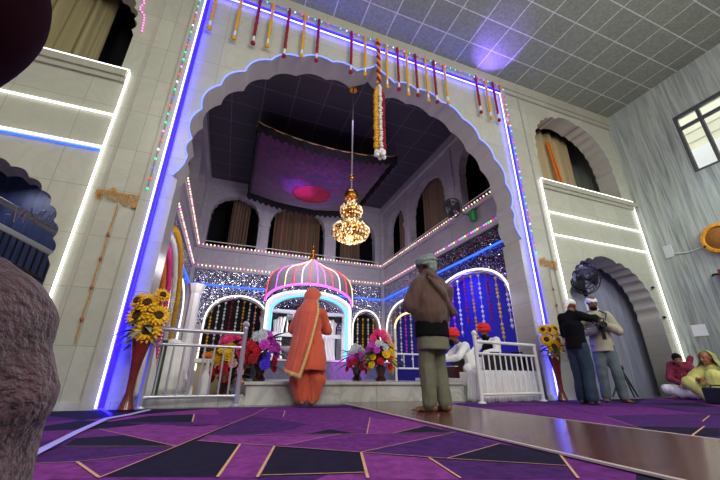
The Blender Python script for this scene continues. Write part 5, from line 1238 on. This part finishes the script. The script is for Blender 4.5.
# musicians on the stage
def musician(label, loc, rz, k, lean, shirt, vest):
    g = 1.1; J = dict(head=(0, .14+lean, .76), neck=(0, .06+lean*.8, .61), chest=(0, .0+lean*.4, .42), pelvis=(0, -.04, .14), shl=(-.18, .03+lean*.7, .57), shr=(.18, .03+lean*.7, .57), ell=(-.27, .18+lean, .34), elr=(.27, .2+lean, .36), wrl=(-.10, .40+lean, .30), wrr=(.12, .42+lean, .30), hdl=((.1, 1, -.3), (0, 0, -1)), hdr=((-.1, 1, -.3), (0, 0, -1)), hpl=(-.1, 0, .13), hpr=(.1, 0, .13), knl=(-.34, .24, .13), knr=(.34, .24, .13), anl=(.14, .32, .06), anr=(-.14, .34, .06), ftl=(1, .1, 0), ftr=(-1, .1, 0), headR=rot(0, -.2))
    J = {q: (tuple(c*g for c in v) if isinstance(v, tuple) and q[:2] not in ('hd', 'ft') else v) for q, v in J.items()}
    m = person('person', label, loc, rz, k, J, 'skin_dark')
    garment(m, 'turban', 'red_turban', lambda b: (turban(b, J['head'], J['headR'], k*1.12, 1.15), b.ball(V(J['head'])+V((0, .02, .16)), (.07, .10, .06), 12, 8)), loc, rz, .010, 2, .003, (20, 20, 20))
    bd = MB(); bd.ball(V(J['head'])+J['headR'] @ V((0, .07, -.11)), (.07, .06, .09), 10, 8); place(remesh(bd, .01), loc, rz).build('beard', 'hair_black', m)
    garment(m, 'kurta', shirt, torso_forms(J, k, .165, .18, .02, (.085, .075, .06), to=.92), loc, rz, fold=.012)
    garment(m, 'pyjama', shirt, trouser_forms(J, k, .12, .105, .085, .16), loc, rz, fold=.012)
    if vest: garment(m, 'waistcoat', 'sweater_black', lambda b: (b.limb(V(J['pelvis'])+V((0, 0, .08)), J['chest'], .19*k, .185*k, 16), b.limb(J['chest'], J['neck'], .175*k, .085*k, 14)), loc, rz, fold=.006)
musician('musician in red turban and white clothes bending over the small harmonium', (5.24, 1.02, .46), 1.35, 1.02, .2, 'white_cloth', False)
musician('musician in red turban and black waistcoat sitting behind the black cases', (6.02, 1.2, .62), 1.9, 1.12, .06, 'white_cloth', True)

t = thing('cushion', 'dark seat pad added as a support under the musician in the black waistcoat', 'cushion', (6.02, 1.2, .41))  # added as a support to lift the musician to his height in the image
MB().box(5.7, 6.34, .95, 1.5, .412, .60).build('pad', 'vase_dark', t, smooth=False); MB().tube([(5.7, .95, .5), (6.34, .95, .5), (6.34, 1.5, .5), (5.7, 1.5, .5)], .012, 6, closed=True).build('piping', 'gold_lace', t)
# person sitting right beside the camera, cropped by the left edge
loc = (0, 0, 0); t = thing('person', 'person seated close to the camera at the left edge in mauve shawl and maroon headscarf', 'person', (-.62, -4.95, .016))
def seatpath(b):
    b.limb((-.66, -4.92, .2), (-.60, -4.95, .56), .2, .17, 14); b.limb((-.60, -4.97, .56), (-.52, -5.18, .86), .09, .06)
    b.ball((-.50, -5.21, .93), (.10, .12, .13), 14, 10)
    b.limb((-.82, -4.8, .15), (-.78, -4.42, .15), .13, .11); b.limb((-.86, -4.95, .15), (-1.05, -4.5, .15), .13, .11)
place(remesh((lambda b: (seatpath(b), b)[1])(MB()), .02, 2), loc, 0).build('body', 'skin_dark', t)
def fsh(b):
    b.limb((-.64, -4.92, .14), (-.54, -4.95, .48), .25, .2, 18); b.ball((-.44, -4.95, .49), (.155, .17, .13), 16, 12); b.limb((-.56, -4.97, .5), (-.62, -5.08, .78), .19, .12, 14)
    b.limb((-.42, -4.96, .50), (-.322, -4.95, .39), .12, .078, 14); b.limb((-.37, -4.94, .36), (-.40, -4.9, .03), .11, .13, 14)
garment(t, 'shawl', 'mauve_fleece', fsh, loc, 0, .009, 3, .012, (9, 9, 6), 3)
def fhd(b):
    b.ball((-.50, -5.21, .945), (.165, .17, .19), 20, 14); b.limb((-.52, -5.19, .88), (-.68, -5.12, .74), .155, .14, 16)
garment(t, 'headscarf', 'maroon_scarf', fhd, loc, 0, .012, 5, .006, (6, 6, 6), 3)
# ------------------------------------------------------------------ light
def area(name, loc, aim, size, power, c, sy=None, spread=180):
    L = bpy.data.lights.new(name, 'AREA'); L.energy = power; L.color = c; L.size = size*S; L.spread = radians(spread)
    if sy: L.shape = 'RECTANGLE'; L.size_y = sy*S
    o = bpy.data.objects.new(name, L); col.objects.link(o); o.location = V(loc)*S; o.rotation_euler = (V(aim)-V(loc)).to_track_quat('-Z', 'Y').to_euler(); return o
def spot(name, loc, aim, power, c, ang, blend=.3, r=.05):
    L = bpy.data.lights.new(name, 'SPOT'); L.energy = power; L.color = c; L.spot_size = radians(ang); L.spot_blend = blend; L.shadow_soft_size = r
    o = bpy.data.objects.new(name, L); col.objects.link(o); o.location = V(loc)*S; o.rotation_euler = (V(aim)-V(loc)).to_track_quat('-Z', 'Y').to_euler(); return o
def point(name, loc, power, c, r=.1):
    L = bpy.data.lights.new(name, 'POINT'); L.energy = power; L.color = c; L.shadow_soft_size = r
    o = bpy.data.objects.new(name, L); col.objects.link(o); o.location = V(loc)*S; return o
W = (1, .985, .91)
for i, (x, y) in enumerate(((-2.5, -7), (2.5, -7), (7.8, -7), (-2.5, -11.5), (7.8, -11.5))): area('hall_ceiling_lamp', (x, y, 8.6), (x, y+.01, 0), 1.6, 110, W)
for x in (-1.0, 6.0): area('hall_wall_lamp', (x, -10, 6.4), (2.5, 0, 4.5), 2.2, 145, W)
area('ceiling_fill', (3.5, -9.5, 5.0), (3.5, -5.5, 8.75), 2.5, 260, (1, 1, .92))  # added uplight to brighten the hall ceiling, stands for no real fitting
area('right_lamp', (10.2, -3.6, 4.6), (10.4, 0, 2.2), .8, 30, (.86, 1, .94))
VI = (.62, .42, 1)
area('chamber_wash', (2.5, 3.0, 4.2), (2.5, 9, 5.5), 1.5, 24, (.62, .46, 1), spread=170)
area('chamber_wash', (2.5, 2.2, 7.6), (2.5, 4.5, 0), 1.5, 18, (.7, .58, 1))
area('mirror_lamp', (2.5, 5.0, 5.2), (2.5, 9, 3.6), 1.2, 45, (.9, .9, 1))
spot('canopy_spot', (2.0, 4.6, 1.6), (1.8, 6.0, 7.4), 2600, (.34, .12, 1), 15, 1)
spot('canopy_wash', (3.2, 4.2, 1.8), (2.4, 5.9, 7.5), 420, (.36, .16, 1), 40, 1)
spot('medallion_spot', (3.2, 3.6, 2.2), (2.36, 6.2, 7.3), 22, (1, .35, .5), 14, .8)
point('chandelier_lamp', (2.53, 1.85, 3.3), 20, (1, .88, .7), .15)
area('shrine_lamp', (2.62, 6.9, 2.4), (2.62, 7.2, .9), 1.6, 40, (1, .98, 1), .6)
spot('magenta_spot', (3.9, 3.2, 1.5), (3.75, 5.3, .62), 170, (.9, .1, 1), 36, .7)
area('arch_blue_lamp', (6.2, 3.0, 3.3), (7.0, 3.0, 1.8), .5, 60, (.16, .14, 1), 2.6)
area('niche_lamp', (8.9, .3, 3.3), (9.2, .8, 1.0), .4, 5, (.55, .55, 1))
area('stair_lamp', (-4.6, 2.0, 4.4), (-3.6, 1.6, 2), .8, 13, (.7, .76, 1))
spot('beam_lamp', (6.15, -.15, 7.95), (5.89, -.69, 8.75), 120, (.26, .14, 1), 74, .4, .02)
point('stage_lamp', (5.3, 1.6, 2.6), 11, (.8, .78, 1), .2)
point('left_bay_lamp', (-.6, 2.2, 2.6), 18, (1, .97, 1), .25)
w = bpy.data.worlds.new('daylight'); scene.world = w; w.use_nodes = True; bg = w.node_tree.nodes['Background']; bg.inputs[0].default_value = (.95, .98, 1, 1); bg.inputs[1].default_value = 2.2

# ------------------------------------------------------------------ camera
f, P_, RO, YAW = 337.403, .38443319, .00753138, -.3595447
hv = V((-sin(YAW), cos(YAW), 0)); rt = V((cos(YAW), sin(YAW), 0)); up = V((0, 0, 1))
c = hv*cos(P_)+up*sin(P_); cu = up*cos(P_)-hv*sin(P_)
rr = rt*cos(RO)+cu*sin(RO); uu = cu*cos(RO)-rt*sin(RO)
cd = bpy.data.cameras.new('camera'); co = bpy.data.objects.new('camera', cd); col.objects.link(co)
cd.sensor_width = 36; cd.lens = f*36/720; cd.clip_start = .02; cd.clip_end = 200
co.matrix_world = Matrix((rr, uu, -c)).transposed().to_4x4(); co.location = V((0, -5.694, .43))*S
scene.camera = co
vs = scene.view_settings; vs.view_transform = 'Standard'; vs.look = 'None'; vs.exposure = 0; vs.gamma = 1; vs.use_curve_mapping = False
